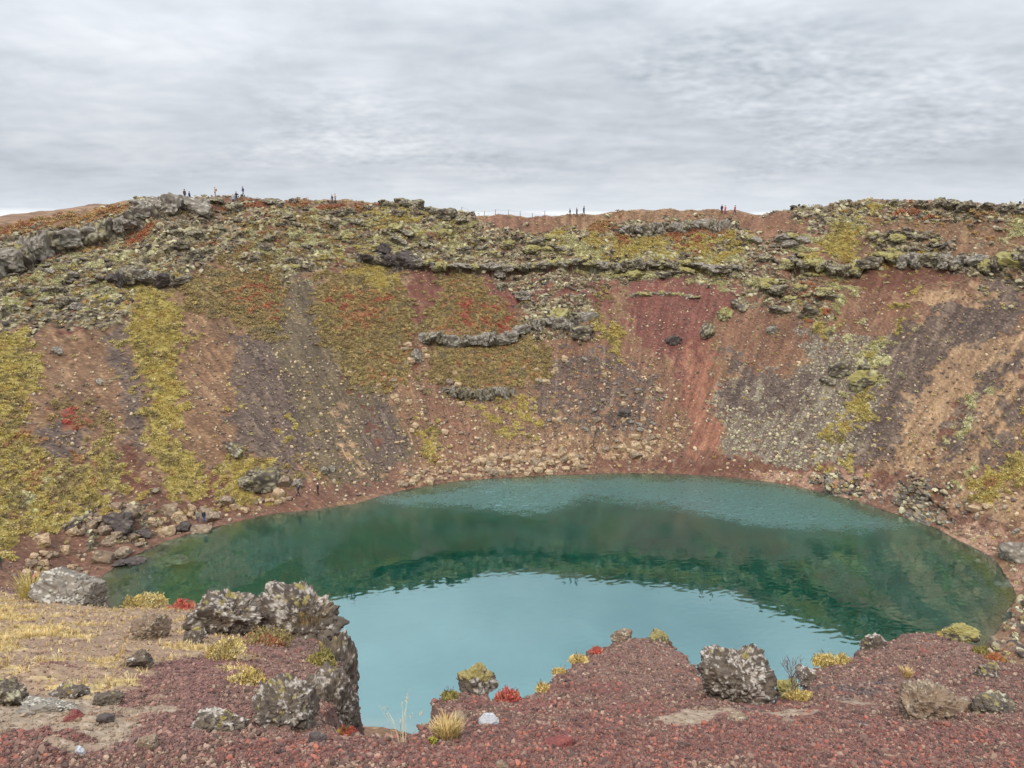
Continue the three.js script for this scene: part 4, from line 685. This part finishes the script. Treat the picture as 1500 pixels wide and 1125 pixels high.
// plants on the near rim
function bladeGeo(seed, n, len, spread, width, head) {
  const r = rng(seed), pos = [], col = [];
  for (let i = 0; i < n; i++) {
    const a = r() * 6.283, R = spread * Math.sqrt(r()), bx = Math.cos(a) * R, bz = Math.sin(a) * R, L = len * (0.5 + 0.7 * r()), lean = (0.15 + 0.6 * r()) * L, la = a + (r() - 0.5) * 2, w = width * (0.7 + 0.6 * r()), t = 0.8 + 0.4 * r(), nx = -Math.sin(la) * w, nz = Math.cos(la) * w;
    const mx = bx + Math.cos(la) * lean * 0.35, mz = bz + Math.sin(la) * lean * 0.35, ex = bx + Math.cos(la) * lean, ez = bz + Math.sin(la) * lean, my = L * 0.6, ey = L * 0.95;
    pos.push(bx - nx, 0, bz - nz, bx + nx, 0, bz + nz, mx + nx * 0.8, my, mz + nz * 0.8, bx - nx, 0, bz - nz, mx + nx * 0.8, my, mz + nz * 0.8, mx - nx * 0.8, my, mz - nz * 0.8, mx - nx * 0.8, my, mz - nz * 0.8, mx + nx * 0.8, my, mz + nz * 0.8, ex, ey, ez);
    for (let k = 0; k < 9; k++) col.push(t, t, t);
    if (head) for (let k = 0; k < 7; k++) { const f = k / 7, hx = mix(mx, ex, 0.7 + 0.4 * f), hy = mix(my, ey, 0.7 + 0.45 * f), hz = mix(mz, ez, 0.7 + 0.4 * f), q = head * (1 - 0.6 * f), b = r() * 6; pos.push(hx, hy, hz, hx + Math.cos(b) * q, hy + q * 1.6, hz + Math.sin(b) * q, hx + Math.cos(b + 0.8) * q * 0.6, hy + q * 2.2, hz + Math.sin(b + 0.8) * q * 0.6); for (let c = 0; c < 3; c++) col.push(1.15, 1.1, 1); }
  }
  const g = new THREE.BufferGeometry(); g.setAttribute('position', new THREE.Float32BufferAttribute(pos, 3)); g.setAttribute('color', new THREE.Float32BufferAttribute(col, 3)); g.computeVertexNormals(); return g;
}
const tint = (c) => new THREE.MeshStandardMaterial({ vertexColors: true, roughness: 0.9, side: THREE.DoubleSide, color: new THREE.Color().setRGB(...pal(c)[0]) });
function twigGeo(seed, n, R, h) { const r = rng(seed), gs = []; for (let i = 0; i < n; i++) { const a = r() * 6.283, c = new THREE.CatmullRomCurve3([new THREE.Vector3(0, -h * 0.1, 0), new THREE.Vector3(Math.cos(a) * R * 0.4, h * 0.4, Math.sin(a) * R * 0.4), new THREE.Vector3(Math.cos(a) * R * (0.6 + 0.4 * r()), h * (0.6 + 0.4 * r()), Math.sin(a) * R * 0.8)]); gs.push(new THREE.TubeGeometry(c, 4, Math.max(0.0012, R * 0.012), 4)); } return mergeGeometries(gs); }
const stemMat = new THREE.MeshStandardMaterial({ color: new THREE.Color().setRGB(0.12, 0.085, 0.06), roughness: 0.95 });
// a low bush: outline box in the picture
function bush(x0, y0, x1, y1, cols, label, name, o = {}) {
  const cx = (x0 + x1) / 2, f = FG(o.fx ?? cx, o.fy ?? y1) || { p: at(cx, y1, o.d ?? 8), d: o.d ?? 8 }, k = f.d / FPX, w = (x1 - x0) * k / 2, h = (y1 - y0) * k, g = new THREE.Group(), seed = Math.round(x0 * 3 + y0), lf = (o.leaf ?? 0.0085) * Math.max(1, f.d / 5);
  g.position.set(f.p[0], f.p[1] + (o.lift ?? 0), f.p[2]); const per = Math.round((o.n ?? 700) * (o.grass ? 1.3 : 2.6) / cols.length);
  cols.forEach((c, i) => {
    let gg; if (o.grass) gg = bladeGeo(seed + i, per, h * 1.1, w * 0.9, 0.0022, 0);
    else { const rr = rng(seed + 50 + i), parts = []; for (let q = 0; q < 6; q++) { const a = rr() * 6.283, R = w * 0.75 * Math.sqrt(rr()), sc = w * (0.22 + 0.3 * rr()), hh = Math.min(sc * 1.7, h * (0.35 + 0.65 * rr()) * (1 - 0.5 * R / w)), t = tuftGeo(seed + i * 17 + q, Math.round(per / 6), lf / sc, 1), P3 = t.attributes.position; for (let k3 = 0; k3 < P3.count; k3++) { const b = 1 + 0.9 * fbm(P3.getX(k3) * 2 + seed, P3.getY(k3) * 2, P3.getZ(k3) * 2 + q, 2); P3.setXYZ(k3, P3.getX(k3) * b * sc + Math.cos(a) * R, P3.getY(k3) * b * hh * 0.9, P3.getZ(k3) * b * sc + Math.sin(a) * R * (o.deep ?? 0.8)); } parts.push(t); } gg = mergeGeometries(parts); gg.computeVertexNormals(); }
    const m = new THREE.Mesh(gg, tint(c)); m.name = o.grass ? 'blades' : 'foliage'; g.add(m);
  });
  const s = new THREE.Mesh(twigGeo(seed, 9, w * 0.8, h * 0.7), stemMat); s.name = 'stems'; g.add(s);
  return tag(put(g, name), label, o.cat ?? (o.grass ? 'grass' : 'shrub'), o.group);
}
const YE = [[226, 202, 124], [208, 182, 112], [188, 164, 100], [216, 200, 148]], GN = [[162, 152, 82], [138, 130, 74], [184, 168, 104]], RD = [[214, 104, 94], [190, 88, 80], [206, 136, 108]], OL = [[170, 154, 100], [190, 168, 116], [148, 132, 88]], ST = [[222, 196, 132], [200, 172, 112]];
bush(298, 902, 362, 962, YE, 'yellow bush in front of the low white-spotted rock', 'yellow_bush', { n: 1500 });
bush(356, 898, 432, 946, [...OL, [182, 108, 84]], 'olive and rose heather bush between the yellow bush and the outcrop', 'heather_bush', { n: 1500 });
bush(452, 925, 506, 985, GN, 'green cushion on the shoulder of the tall dark crag', 'green_cushion', { n: 1300, fx: 470, fy: 975 });
bush(330, 962, 392, 1004, YE, 'yellow trailing plant above the blocky lava rock', 'yellow_plant', { n: 900 });
bush(446, 880, 478, 922, ST, 'dry blond grass tuft hanging on the outcrop top rock', 'grass_tuft', { grass: 1, n: 500, fx: 455, fy: 935, lift: 0.05 });
bush(176, 862, 246, 886, YE, 'yellow green edge plants between striped slab and low red shrub', 'edge_plant', { n: 900, fy: 888 });
bush(246, 874, 288, 890, RD, 'low coral red shrub beside the yellow edge plants', 'red_shrub', { n: 500, fy: 891 });
bush(352, 864, 402, 880, RD, 'coral red shrub behind the outcrop\'s back rocks', 'red_shrub', { n: 600, fy: 893 });
bush(496, 1046, 522, 1082, [[206, 106, 84], [190, 92, 76], [186, 150, 80]], 'orange red shrub at the foot of the tall dark crag', 'red_shrub', { n: 500, fx: 508, fy: 1078 });
bush(724, 992, 766, 1022, RD, 'scarlet shrub in the dip beside the small crag', 'red_shrub', { n: 700 });
bush(682, 990, 708, 1010, YE, 'yellow tuft in front of the small mossy crag', 'yellow_tuft', { n: 350 });
bush(646, 1000, 672, 1022, GN, 'green moss clump on the slope beside the small crag', 'moss_clump', { n: 350 });
bush(636, 1055, 674, 1080, ST, 'pale yellow tuft on brown gravel below the small crag', 'yellow_tuft', { n: 260, grass: 1 });
bush(626, 1076, 640, 1088, [[190, 186, 84]], 'bright lime moss dot on the red scoria', 'moss_clump', { n: 120 });
for (const [a, b, c, d, t] of [[782, 978, 806, 1002, 'lower end'], [806, 966, 832, 986, 'middle'], [834, 946, 862, 968, 'upper end']]) bush(a, b, c, d, [...YE.slice(0, 2), ST[0]], `yellow grass fringe on the edge of the gravel mound, ${t}`, 'grass_fringe', { n: 520, fy: d + 2 });
bush(862, 942, 884, 954, RD, 'tiny red shrub above the yellow grass fringe', 'red_shrub', { n: 200, fy: 956 });
bush(958, 922, 978, 940, GN, 'green moss cushion on the mound peak', 'moss_clump', { n: 260 });
bush(1190, 948, 1248, 974, [...YE.slice(0, 2), OL[0]], 'yellow fringe on the rim above the white-crusted rock', 'grass_fringe', { n: 900, fy: 974 });
bush(1150, 1000, 1188, 1024, YE, 'yellow plant under the leafless twigs', 'yellow_plant', { n: 500 });
bush(1372, 910, 1396, 930, YE, 'yellow flowers beside the pale lichen cushion', 'yellow_plant', { n: 300, fy: 930 });
bush(1424, 930, 1450, 956, GN, 'green shrub where the wide mound drops to the beach', 'green_shrub', { n: 400, fy: 956 });
bush(1440, 950, 1472, 968, [[196, 128, 84], [170, 140, 84]], 'orange tinged shrub beside the green shrub', 'orange_shrub', { n: 400, fy: 968 });
bush(1032, 985, 1056, 1008, YE, 'yellow tuft at the side of the round speckled boulder', 'yellow_tuft', { n: 220 });
bush(30, 838, 66, 872, [[214, 196, 110], [190, 172, 96]], 'tall yellow green grass clump on the soil edge', 'grass_tuft', { grass: 1, n: 260, fy: 876 });
bush(1322, 978, 1334, 992, ST, 'straw tuft on the gravel above the angular rock', 'grass_tuft', { grass: 1, n: 90 });
// stalks of grass and a leafless twig shrub
function stalks(px, py, n, hpx, label, seed, head = 0.006) { const f = FG(px, py); if (!f) return; const g = new THREE.Group(); g.position.set(...f.p); const h = hpx * f.d / FPX, m = new THREE.Mesh(bladeGeo(seed, n, h * 1.1, h * 0.35, 0.0016 * f.d / 4, head), tint([222, 204, 160])); m.name = 'stalks'; g.add(m); tag(put(g, 'grass_stalks'), label, 'grass'); }
stalks(588, 1092, 9, 52, 'thin dry grass stalks with seed heads in the gap over the water', 5);
stalks(432, 905, 5, 60, 'few fine grass stems on top of the near outcrop', 6, 0.004);
stalks(300, 888, 6, 34, 'fine grass stems by the coral red shrub', 7, 0.003);
{
  const f = FG(1160, 1012), g = new THREE.Group(); g.position.set(...f.p); const r = rng(8), gs = [], k = f.d / FPX;
  const grow = (p, d, L, rad, n) => { const e = p.clone().addScaledVector(d, L), c = new THREE.CatmullRomCurve3([p, p.clone().lerp(e, 0.5).add(new THREE.Vector3((r() - 0.5) * L * 0.2, 0, (r() - 0.5) * L * 0.2)), e]); gs.push(new THREE.TubeGeometry(c, 4, rad, 5)); if (n > 0) for (let i = 0; i < 3; i++) grow(e, d.clone().add(new THREE.Vector3((r() - 0.5) * 1.3, (r() - 0.3) * 0.6, (r() - 0.5) * 1.3)).normalize(), L * (0.55 + 0.3 * r()), rad * 0.7, n - 1); };
  for (let i = 0; i < 3; i++) grow(new THREE.Vector3((r() - 0.5) * 0.03, 0, 0), new THREE.Vector3((r() - 0.5) * 0.7, 1, (r() - 0.5) * 0.5).normalize(), 24 * k, 0.0034, 3);
  const m = new THREE.Mesh(mergeGeometries(gs), new THREE.MeshStandardMaterial({ color: new THREE.Color().setRGB(0.2, 0.16, 0.15), roughness: 0.9 })); m.name = 'branches'; g.add(m); tag(put(g, 'bare_shrub'), 'leafless grey twig shrub on the rim against the water', 'shrub');
}
{ // straw grass on the soil
  const r = rng(77), list = []; const C = pal([214, 186, 120], [196, 168, 108], [224, 204, 150], [170, 146, 100]);
  for (let i = 0; i < 120000; i++) { const F = 3 + 10 * Math.sqrt(r()), x = -(r()) * (0.8 * F + 0.4) + 0.2, z = -F; if (fgSD(x, z) < 0.02) continue; const m = fgCover(x, z).m; if (m !== 'straw' && !(m === 'soil' && r() < 0.07) && !(m === 'rusty' && r() < 0.01)) continue; const s = 0.014 + 0.03 * r(), t = 0.8 + 0.35 * r(), c = C[(r() * 4) | 0]; list.push({ x, y: fgH(x, z) - 0.003, z, rx: 0, ry: r() * 6.3, rz: 0, sx: s, sy: s * (0.6 + 0.6 * r()), sz: s, c: c.map(v => v * t) }); }
  instanced('dry_grass', 'straw yellow dry grass on the near soil', 'grass', bladeGeo(3, 12, 1, 0.6, 0.05, 0), leafMat, list); console.log('straw', list.length);
}

// ---------------------------------------------------------------- people
const POSE = {
  stand: { hip: 0.92, lean: 0, la: [[0.2, 1.16, 0.02], [0.22, 0.9, -0.05]], ra: [[-0.21, 1.15, 0.03], [-0.2, 0.9, -0.06]], ll: [[0.1, 0.48, -0.02], [0.12, 0.06, 0.03]], rl: [[-0.1, 0.48, -0.02], [-0.12, 0.06, 0.03]] },
  walk: { hip: 0.9, lean: 0.03, la: [[0.21, 1.15, 0.09], [0.2, 0.93, 0.02]], ra: [[-0.21, 1.16, -0.06], [-0.19, 0.96, -0.2]], ll: [[0.1, 0.49, -0.12], [0.1, 0.07, -0.2]], rl: [[-0.1, 0.49, 0.03], [-0.1, 0.1, 0.26]] },
  photo: { hip: 0.92, lean: 0, la: [[0.23, 1.2, -0.1], [0.07, 1.42, -0.26]], ra: [[-0.23, 1.2, -0.1], [-0.07, 1.42, -0.26]], ll: [[0.1, 0.48, -0.02], [0.13, 0.06, 0.03]], rl: [[-0.1, 0.48, -0.02], [-0.13, 0.06, 0.03]] },
  lean: { hip: 0.84, lean: 0.42, la: [[0.26, 1.0, -0.5], [0.24, 0.8, -0.66]], ra: [[-0.26, 1.02, -0.46], [-0.24, 0.84, -0.64]], ll: [[0.12, 0.46, -0.1], [0.16, 0.06, 0.1]], rl: [[-0.12, 0.45, 0.06], [-0.16, 0.06, 0.3]] },
  sit: { hip: 0.3, lean: 0.14, la: [[0.25, 0.6, -0.16], [0.12, 0.46, -0.36]], ra: [[-0.25, 0.6, -0.16], [-0.12, 0.46, -0.36]], ll: [[0.13, 0.52, -0.4], [0.13, 0.08, -0.46]], rl: [[-0.13, 0.52, -0.4], [-0.13, 0.08, -0.46]] },
};
const bodies = {};
function bodyGeo(pose) {
  if (bodies[pose]) return bodies[pose];
  const p = POSE[pose], l = p.lean, H = p.hip, V = (x, y, z) => [x, y, z], ch = V(0, H + 0.4 - l * 0.12, -l * 0.85), nk = V(0, H + 0.55 - l * 0.16, -l * 1.1), hd = V(0, H + 0.7 - l * 0.14, -l * 1.28 - 0.02), cap = [];
  const add = (a, b, ra, rb, t) => cap.push([a, b, ra, rb, t]);
  add(V(0, H, 0), V(0, H + 0.2 - l * 0.04, -l * 0.4), 0.15, 0.14, 1); add(V(0, H + 0.2 - l * 0.04, -l * 0.4), ch, 0.14, 0.165, 1); add(V(-0.09, ch[1] + 0.03, ch[2]), V(0.09, ch[1] + 0.03, ch[2]), 0.12, 0.12, 1); add(nk, hd, 0.058, 0.06, 0);
  add(V(0, hd[1] + 0.0, hd[2] + 0.01), V(0, hd[1] + 0.06, hd[2] + 0.015), 0.085, 0.095, 0); add(V(0, hd[1] - 0.05, hd[2] - 0.03), V(0, hd[1] - 0.02, hd[2] - 0.03), 0.06, 0.07, 0); add(V(0, hd[1] + 0.01, hd[2] - 0.1), V(0, hd[1] - 0.02, hd[2] - 0.115), 0.016, 0.02, 0);   // skull, jaw, nose
  for (const [s, a] of [[1, p.la], [-1, p.ra]]) { const sh = V(s * 0.175, ch[1] + 0.06, ch[2]); add(sh, a[0], 0.062, 0.05, 1); add(a[0], a[1], 0.05, 0.037, 1); const dx = a[1][0] - a[0][0], dy = a[1][1] - a[0][1], dz = a[1][2] - a[0][2], n = Math.hypot(dx, dy, dz); add(a[1], V(a[1][0] + dx / n * 0.08, a[1][1] + dy / n * 0.08, a[1][2] + dz / n * 0.08), 0.034, 0.03, 0); }
  for (const [s, a] of [[1, p.ll], [-1, p.rl]]) { add(V(s * 0.09, H - 0.02, 0), a[0], 0.092, 0.062, 2); add(a[0], a[1], 0.062, 0.042, 2); add(a[1], V(a[1][0] + s * 0.02, Math.max(0.035, a[1][1] - 0.03), a[1][2] - 0.15), 0.045, 0.036, 3); }
  const N = 74, mc = new MarchingCubes(N, new THREE.MeshBasicMaterial(), false, false, 40000), half = N / 2, S = 1.0, CY = 0.88, near = (x, y, z) => { let bi = 0, bd = 9, acc = 9; for (let i = 0; i < cap.length; i++) { const [a, b, ra, rb] = cap[i], dx = b[0] - a[0], dy = b[1] - a[1], dz = b[2] - a[2], t = sat(((x - a[0]) * dx + (y - a[1]) * dy + (z - a[2]) * dz) / (dx * dx + dy * dy + dz * dz)), ex = x - a[0] - t * dx, ey = y - a[1] - t * dy, ez = z - a[2] - t * dz, d = Math.sqrt(ex * ex + ey * ey + ez * ez) - mix(ra, rb, t); if (d < bd) { bd = d; bi = i; } const k = 0.035, h = sat(0.5 + 0.5 * (acc - d) / k); acc = mix(acc, d, h) - k * h * (1 - h); } return [acc, bi]; };
  for (let z = 0; z < N; z++) for (let y = 0; y < N; y++) for (let x = 0; x < N; x++) mc.field[x + y * N + z * N * N] = -near((x - half) / half * S, (y - half) / half * S + CY, (z - half) / half * S)[0];
  mc.isolation = 0; mc.update(); const n = mc.count, pos = new Float32Array(n * 3), reg = new Uint8Array(n);
  for (let i = 0; i < n; i++) { const x = mc.positionArray[i * 3] * S, y = mc.positionArray[i * 3 + 1] * S + CY, z = mc.positionArray[i * 3 + 2] * S; pos.set([x, y, z], i * 3); const bi = near(x, y, z)[1]; let t = cap[bi][4]; if (t === 0 && bi > 3 && bi < 7 && (y > hd[1] + 0.075 || z > hd[2] + 0.03)) t = 4; reg[i] = t; }
  // fingers
  const gs = []; for (const [s, a] of [[1, p.la], [-1, p.ra]]) { const d = new THREE.Vector3(a[1][0] - a[0][0], a[1][1] - a[0][1], a[1][2] - a[0][2]).normalize(), w = new THREE.Vector3(0, 0.2, 1).cross(d).cross(d).normalize(), o = new THREE.Vector3(...a[1]); for (let f = 0; f < 5; f++) { const th = f === 4, b = o.clone().addScaledVector(d, th ? 0.05 : 0.085).addScaledVector(w, th ? 0.03 : (f - 1.5) * 0.018), L = [0.06, 0.07, 0.065, 0.05, 0.05][f], e = b.clone().addScaledVector(d, L * (th ? 0.7 : 1)).addScaledVector(w, th ? 0.03 : 0).add(new THREE.Vector3(-s * 0.02, 0, 0)); const t = new THREE.TubeGeometry(new THREE.LineCurve3(b, e), 2, 0.0085, 5).toNonIndexed(); t.deleteAttribute('uv'); gs.push(t); } }
  const fg = mergeGeometries(gs), g = new THREE.BufferGeometry(), fp = fg.attributes.position.array, all = new Float32Array(pos.length + fp.length), rg = new Uint8Array(n + fp.length / 3); all.set(pos); all.set(fp, pos.length); rg.set(reg);
  const nor = new Float32Array(all.length); nor.set(mc.normalArray.slice(0, n * 3)); nor.set(fg.attributes.normal.array, n * 3);
  g.setAttribute('position', new THREE.BufferAttribute(all, 3)); g.computeVertexNormals();
  return bodies[pose] = { g, rg, hd };
}
const skinC = pal([206, 166, 142])[0];
function person(px, py, pose, top, legs, hair, label, o = {}) {
  const B = bodyGeo(pose), n = B.rg.length, col = new Float32Array(n * 3), C = [skinC, pal(top)[0], pal(legs)[0], pal(o.shoes ?? [60, 56, 54])[0], pal(hair)[0]]; for (let i = 0; i < n; i++) col.set(C[B.rg[i]], i * 3);
  const g = B.g.clone(); g.setAttribute('color', new THREE.BufferAttribute(col, 3)); const q = PXY(px, py), G = new THREE.Group(), sc = o.s ?? 1; G.position.set(q.p[0], fineH(q.th, q.r) - 0.02 + (o.up ?? 0), q.p[2]); G.rotation.y = o.turn ?? 0; G.scale.setScalar(sc);
  const b = new THREE.Mesh(g, vmat({ roughness: 0.85 })); b.name = 'body'; G.add(b);
  if (o.pack) { const m = new THREE.Mesh(mergeVertices(new THREE.BoxGeometry(0.3, 0.42, 0.17, 3, 4, 3)), new THREE.MeshStandardMaterial({ color: new THREE.Color().setRGB(...pal(o.pack)[0]), roughness: 0.9 })); const p = m.geometry.attributes.position; for (let i = 0; i < p.count; i++) { const y = p.getY(i) / 0.21, z = p.getZ(i) / 0.085, k = 1 - 0.12 * y * y - 0.1 * z * z; p.setX(i, p.getX(i) * k); p.setZ(i, p.getZ(i) * (1 - 0.15 * y * y)); } m.geometry.computeVertexNormals(); m.position.set(0, B.hd[1] - 0.36, B.hd[2] + 0.24); m.name = 'backpack'; G.add(m); }
  if (o.hood) { const m = new THREE.Mesh(new THREE.SphereGeometry(0.125, 14, 10, 0, 6.283, 0, 1.75), new THREE.MeshStandardMaterial({ color: new THREE.Color().setRGB(...pal(o.hood)[0]), roughness: 0.9, side: THREE.DoubleSide })); m.position.set(0, B.hd[1] + 0.035, B.hd[2] + 0.02); m.rotation.x = 0.25; m.name = 'hat'; G.add(m); }
  return tag(put(G, 'person'), label, 'person', o.group);
}
const NV = [52, 54, 78], BK = [44, 42, 46];
person(316, 294, 'stand', [206, 176, 146], [150, 120, 110], [120, 90, 70], 'person in beige standing on the rim rocks', { turn: 2.2, pack: [150, 110, 110] });
person(342, 299, 'stand', [176, 184, 214], [60, 56, 84], [90, 76, 72], 'person in pale blue top on the rim path', { turn: 3.0 });
person(347, 299, 'photo', [54, 48, 92], [48, 46, 78], [60, 52, 54], 'person dressed in dark navy beside the pale blue top', { turn: 0.4 });
person(357, 293, 'walk', [78, 70, 120], [70, 66, 106], [60, 54, 60], 'person in violet jacket walking on the rim crest', { turn: 1.5 });
person(271, 291, 'stand', [96, 80, 76], [70, 64, 64], [66, 56, 52], 'person in brown behind the heaped rim boulders', { turn: 0.3, up: -0.4 });
person(278, 293, 'stand', [62, 60, 100], [58, 54, 70], [58, 50, 52], 'person in dark blue behind the heaped rim boulders', { turn: -0.5, up: -0.4 });
person(487, 298, 'walk', [84, 70, 110], [58, 54, 74], [150, 130, 130], 'person in purple walking one of a pair on the crest', { turn: 1.4 });
person(491.5, 298, 'walk', [206, 180, 150], [74, 60, 92], [120, 96, 84], 'person in beige jacket walking one of a pair on the crest', { turn: 1.4 });
for (const [x, y, t, l] of [[835, 317, 1.2, 'person in dark clothes on the saddle path, shortest of three'], [845, 317, 1.8, 'person in dark clothes on the saddle path, middle one of three'], [855, 316, -1.3, 'person in dark clothes on the saddle path, tallest of three']]) person(x, y, 'walk', [70, 76, 88], [54, 58, 70], BK, l, { turn: t, s: x === 835 ? 0.9 : x === 855 ? 1.08 : 1 });
person(1057, 313, 'stand', [70, 54, 74], [60, 50, 62], BK, 'person in dark plum coat on the crest path', { turn: 2.6 });
person(1062, 314, 'walk', [222, 110, 124], [184, 96, 110], [120, 80, 70], 'person in pink jacket on the crest path', { turn: 1.6, pack: [226, 196, 196] });
person(1076, 314, 'walk', [176, 62, 74], [86, 60, 84], BK, 'person in red jacket walking alone on the crest path', { turn: -1.5 });
person(290.5, 771, 'stand', [148, 152, 136], [88, 108, 140], [140, 110, 84], 'person in grey green jacket and jeans on the waterline rock', { turn: 2.7, up: 0.55 });
person(300, 772, 'stand', [48, 52, 72], [96, 122, 158], [186, 150, 110], 'fair-haired person in navy top and jeans on the waterline rock', { turn: -2.6, up: 0.55 });
person(437, 727, 'walk', [56, 60, 96], [50, 52, 70], [80, 70, 66], 'person in blue jacket on the reddish shore path', { turn: -1.2 });
person(466, 725, 'stand', [46, 48, 60], [64, 54, 54], [214, 206, 196], 'person in black with white cap on the reddish shore path', { turn: 1.6, hood: [226, 220, 212] });
person(382, 724, 'lean', [44, 46, 66], [42, 44, 58], [200, 196, 196], 'person in black leaning against the big boulder', { turn: -1.9 });
person(52, 851, 'sit', [214, 120, 136], [52, 50, 72], [120, 96, 90], 'person in pink sitting on the reddish flat', { turn: -2.0, hood: [206, 208, 222], up: 0.0 });
person(2, 835, 'stand', [72, 92, 78], [120, 104, 92], BK, 'person in green coat at the end of the reddish flat', { turn: 1.7 });

// ---------------------------------------------------------------- the rope fence along the saddle
{
  const g = new THREE.Group(), xs = [677, 695, 710, 726, 745, 762, 780, 798], top = []; const o0 = PXY(726, 321); g.position.set(...o0.p); const wm = new THREE.MeshStandardMaterial({ color: new THREE.Color().setRGB(0.16, 0.13, 0.11), roughness: 0.9 }), pg = new THREE.CylinderGeometry(0.045, 0.06, 1.0, 7);
  for (const x of xs) { const v = dirOf(x, 320), d = 152.5, [th] = polar(v[0] * d, v[2] * d), R = tl(tabR, th) + 0.8, X = CX + Math.sin(th) * R, Z = CZ - Math.cos(th) * R, y = fineH(th, R); const m = new THREE.Mesh(pg, wm); m.name = 'post'; m.position.set(X - o0.p[0], y + 0.45 - o0.p[1], Z - o0.p[2]); g.add(m); top.push(new THREE.Vector3(X - o0.p[0], y + 0.9 - o0.p[1], Z - o0.p[2])); }
  const pts = []; for (let i = 0; i < top.length - 1; i++) { pts.push(top[i]); pts.push(top[i].clone().lerp(top[i + 1], 0.5).add(new THREE.Vector3(0, -0.14, 0))); } pts.push(top[top.length - 1]);
  const rope = new THREE.Mesh(new THREE.TubeGeometry(new THREE.CatmullRomCurve3(pts), 80, 0.012, 5), wm); rope.name = 'rope'; g.add(rope); tag(put(g, 'rope_fence'), 'thin post and rope fence along the low saddle of the rim', 'fence');
}

renderer.render(scene, camera);
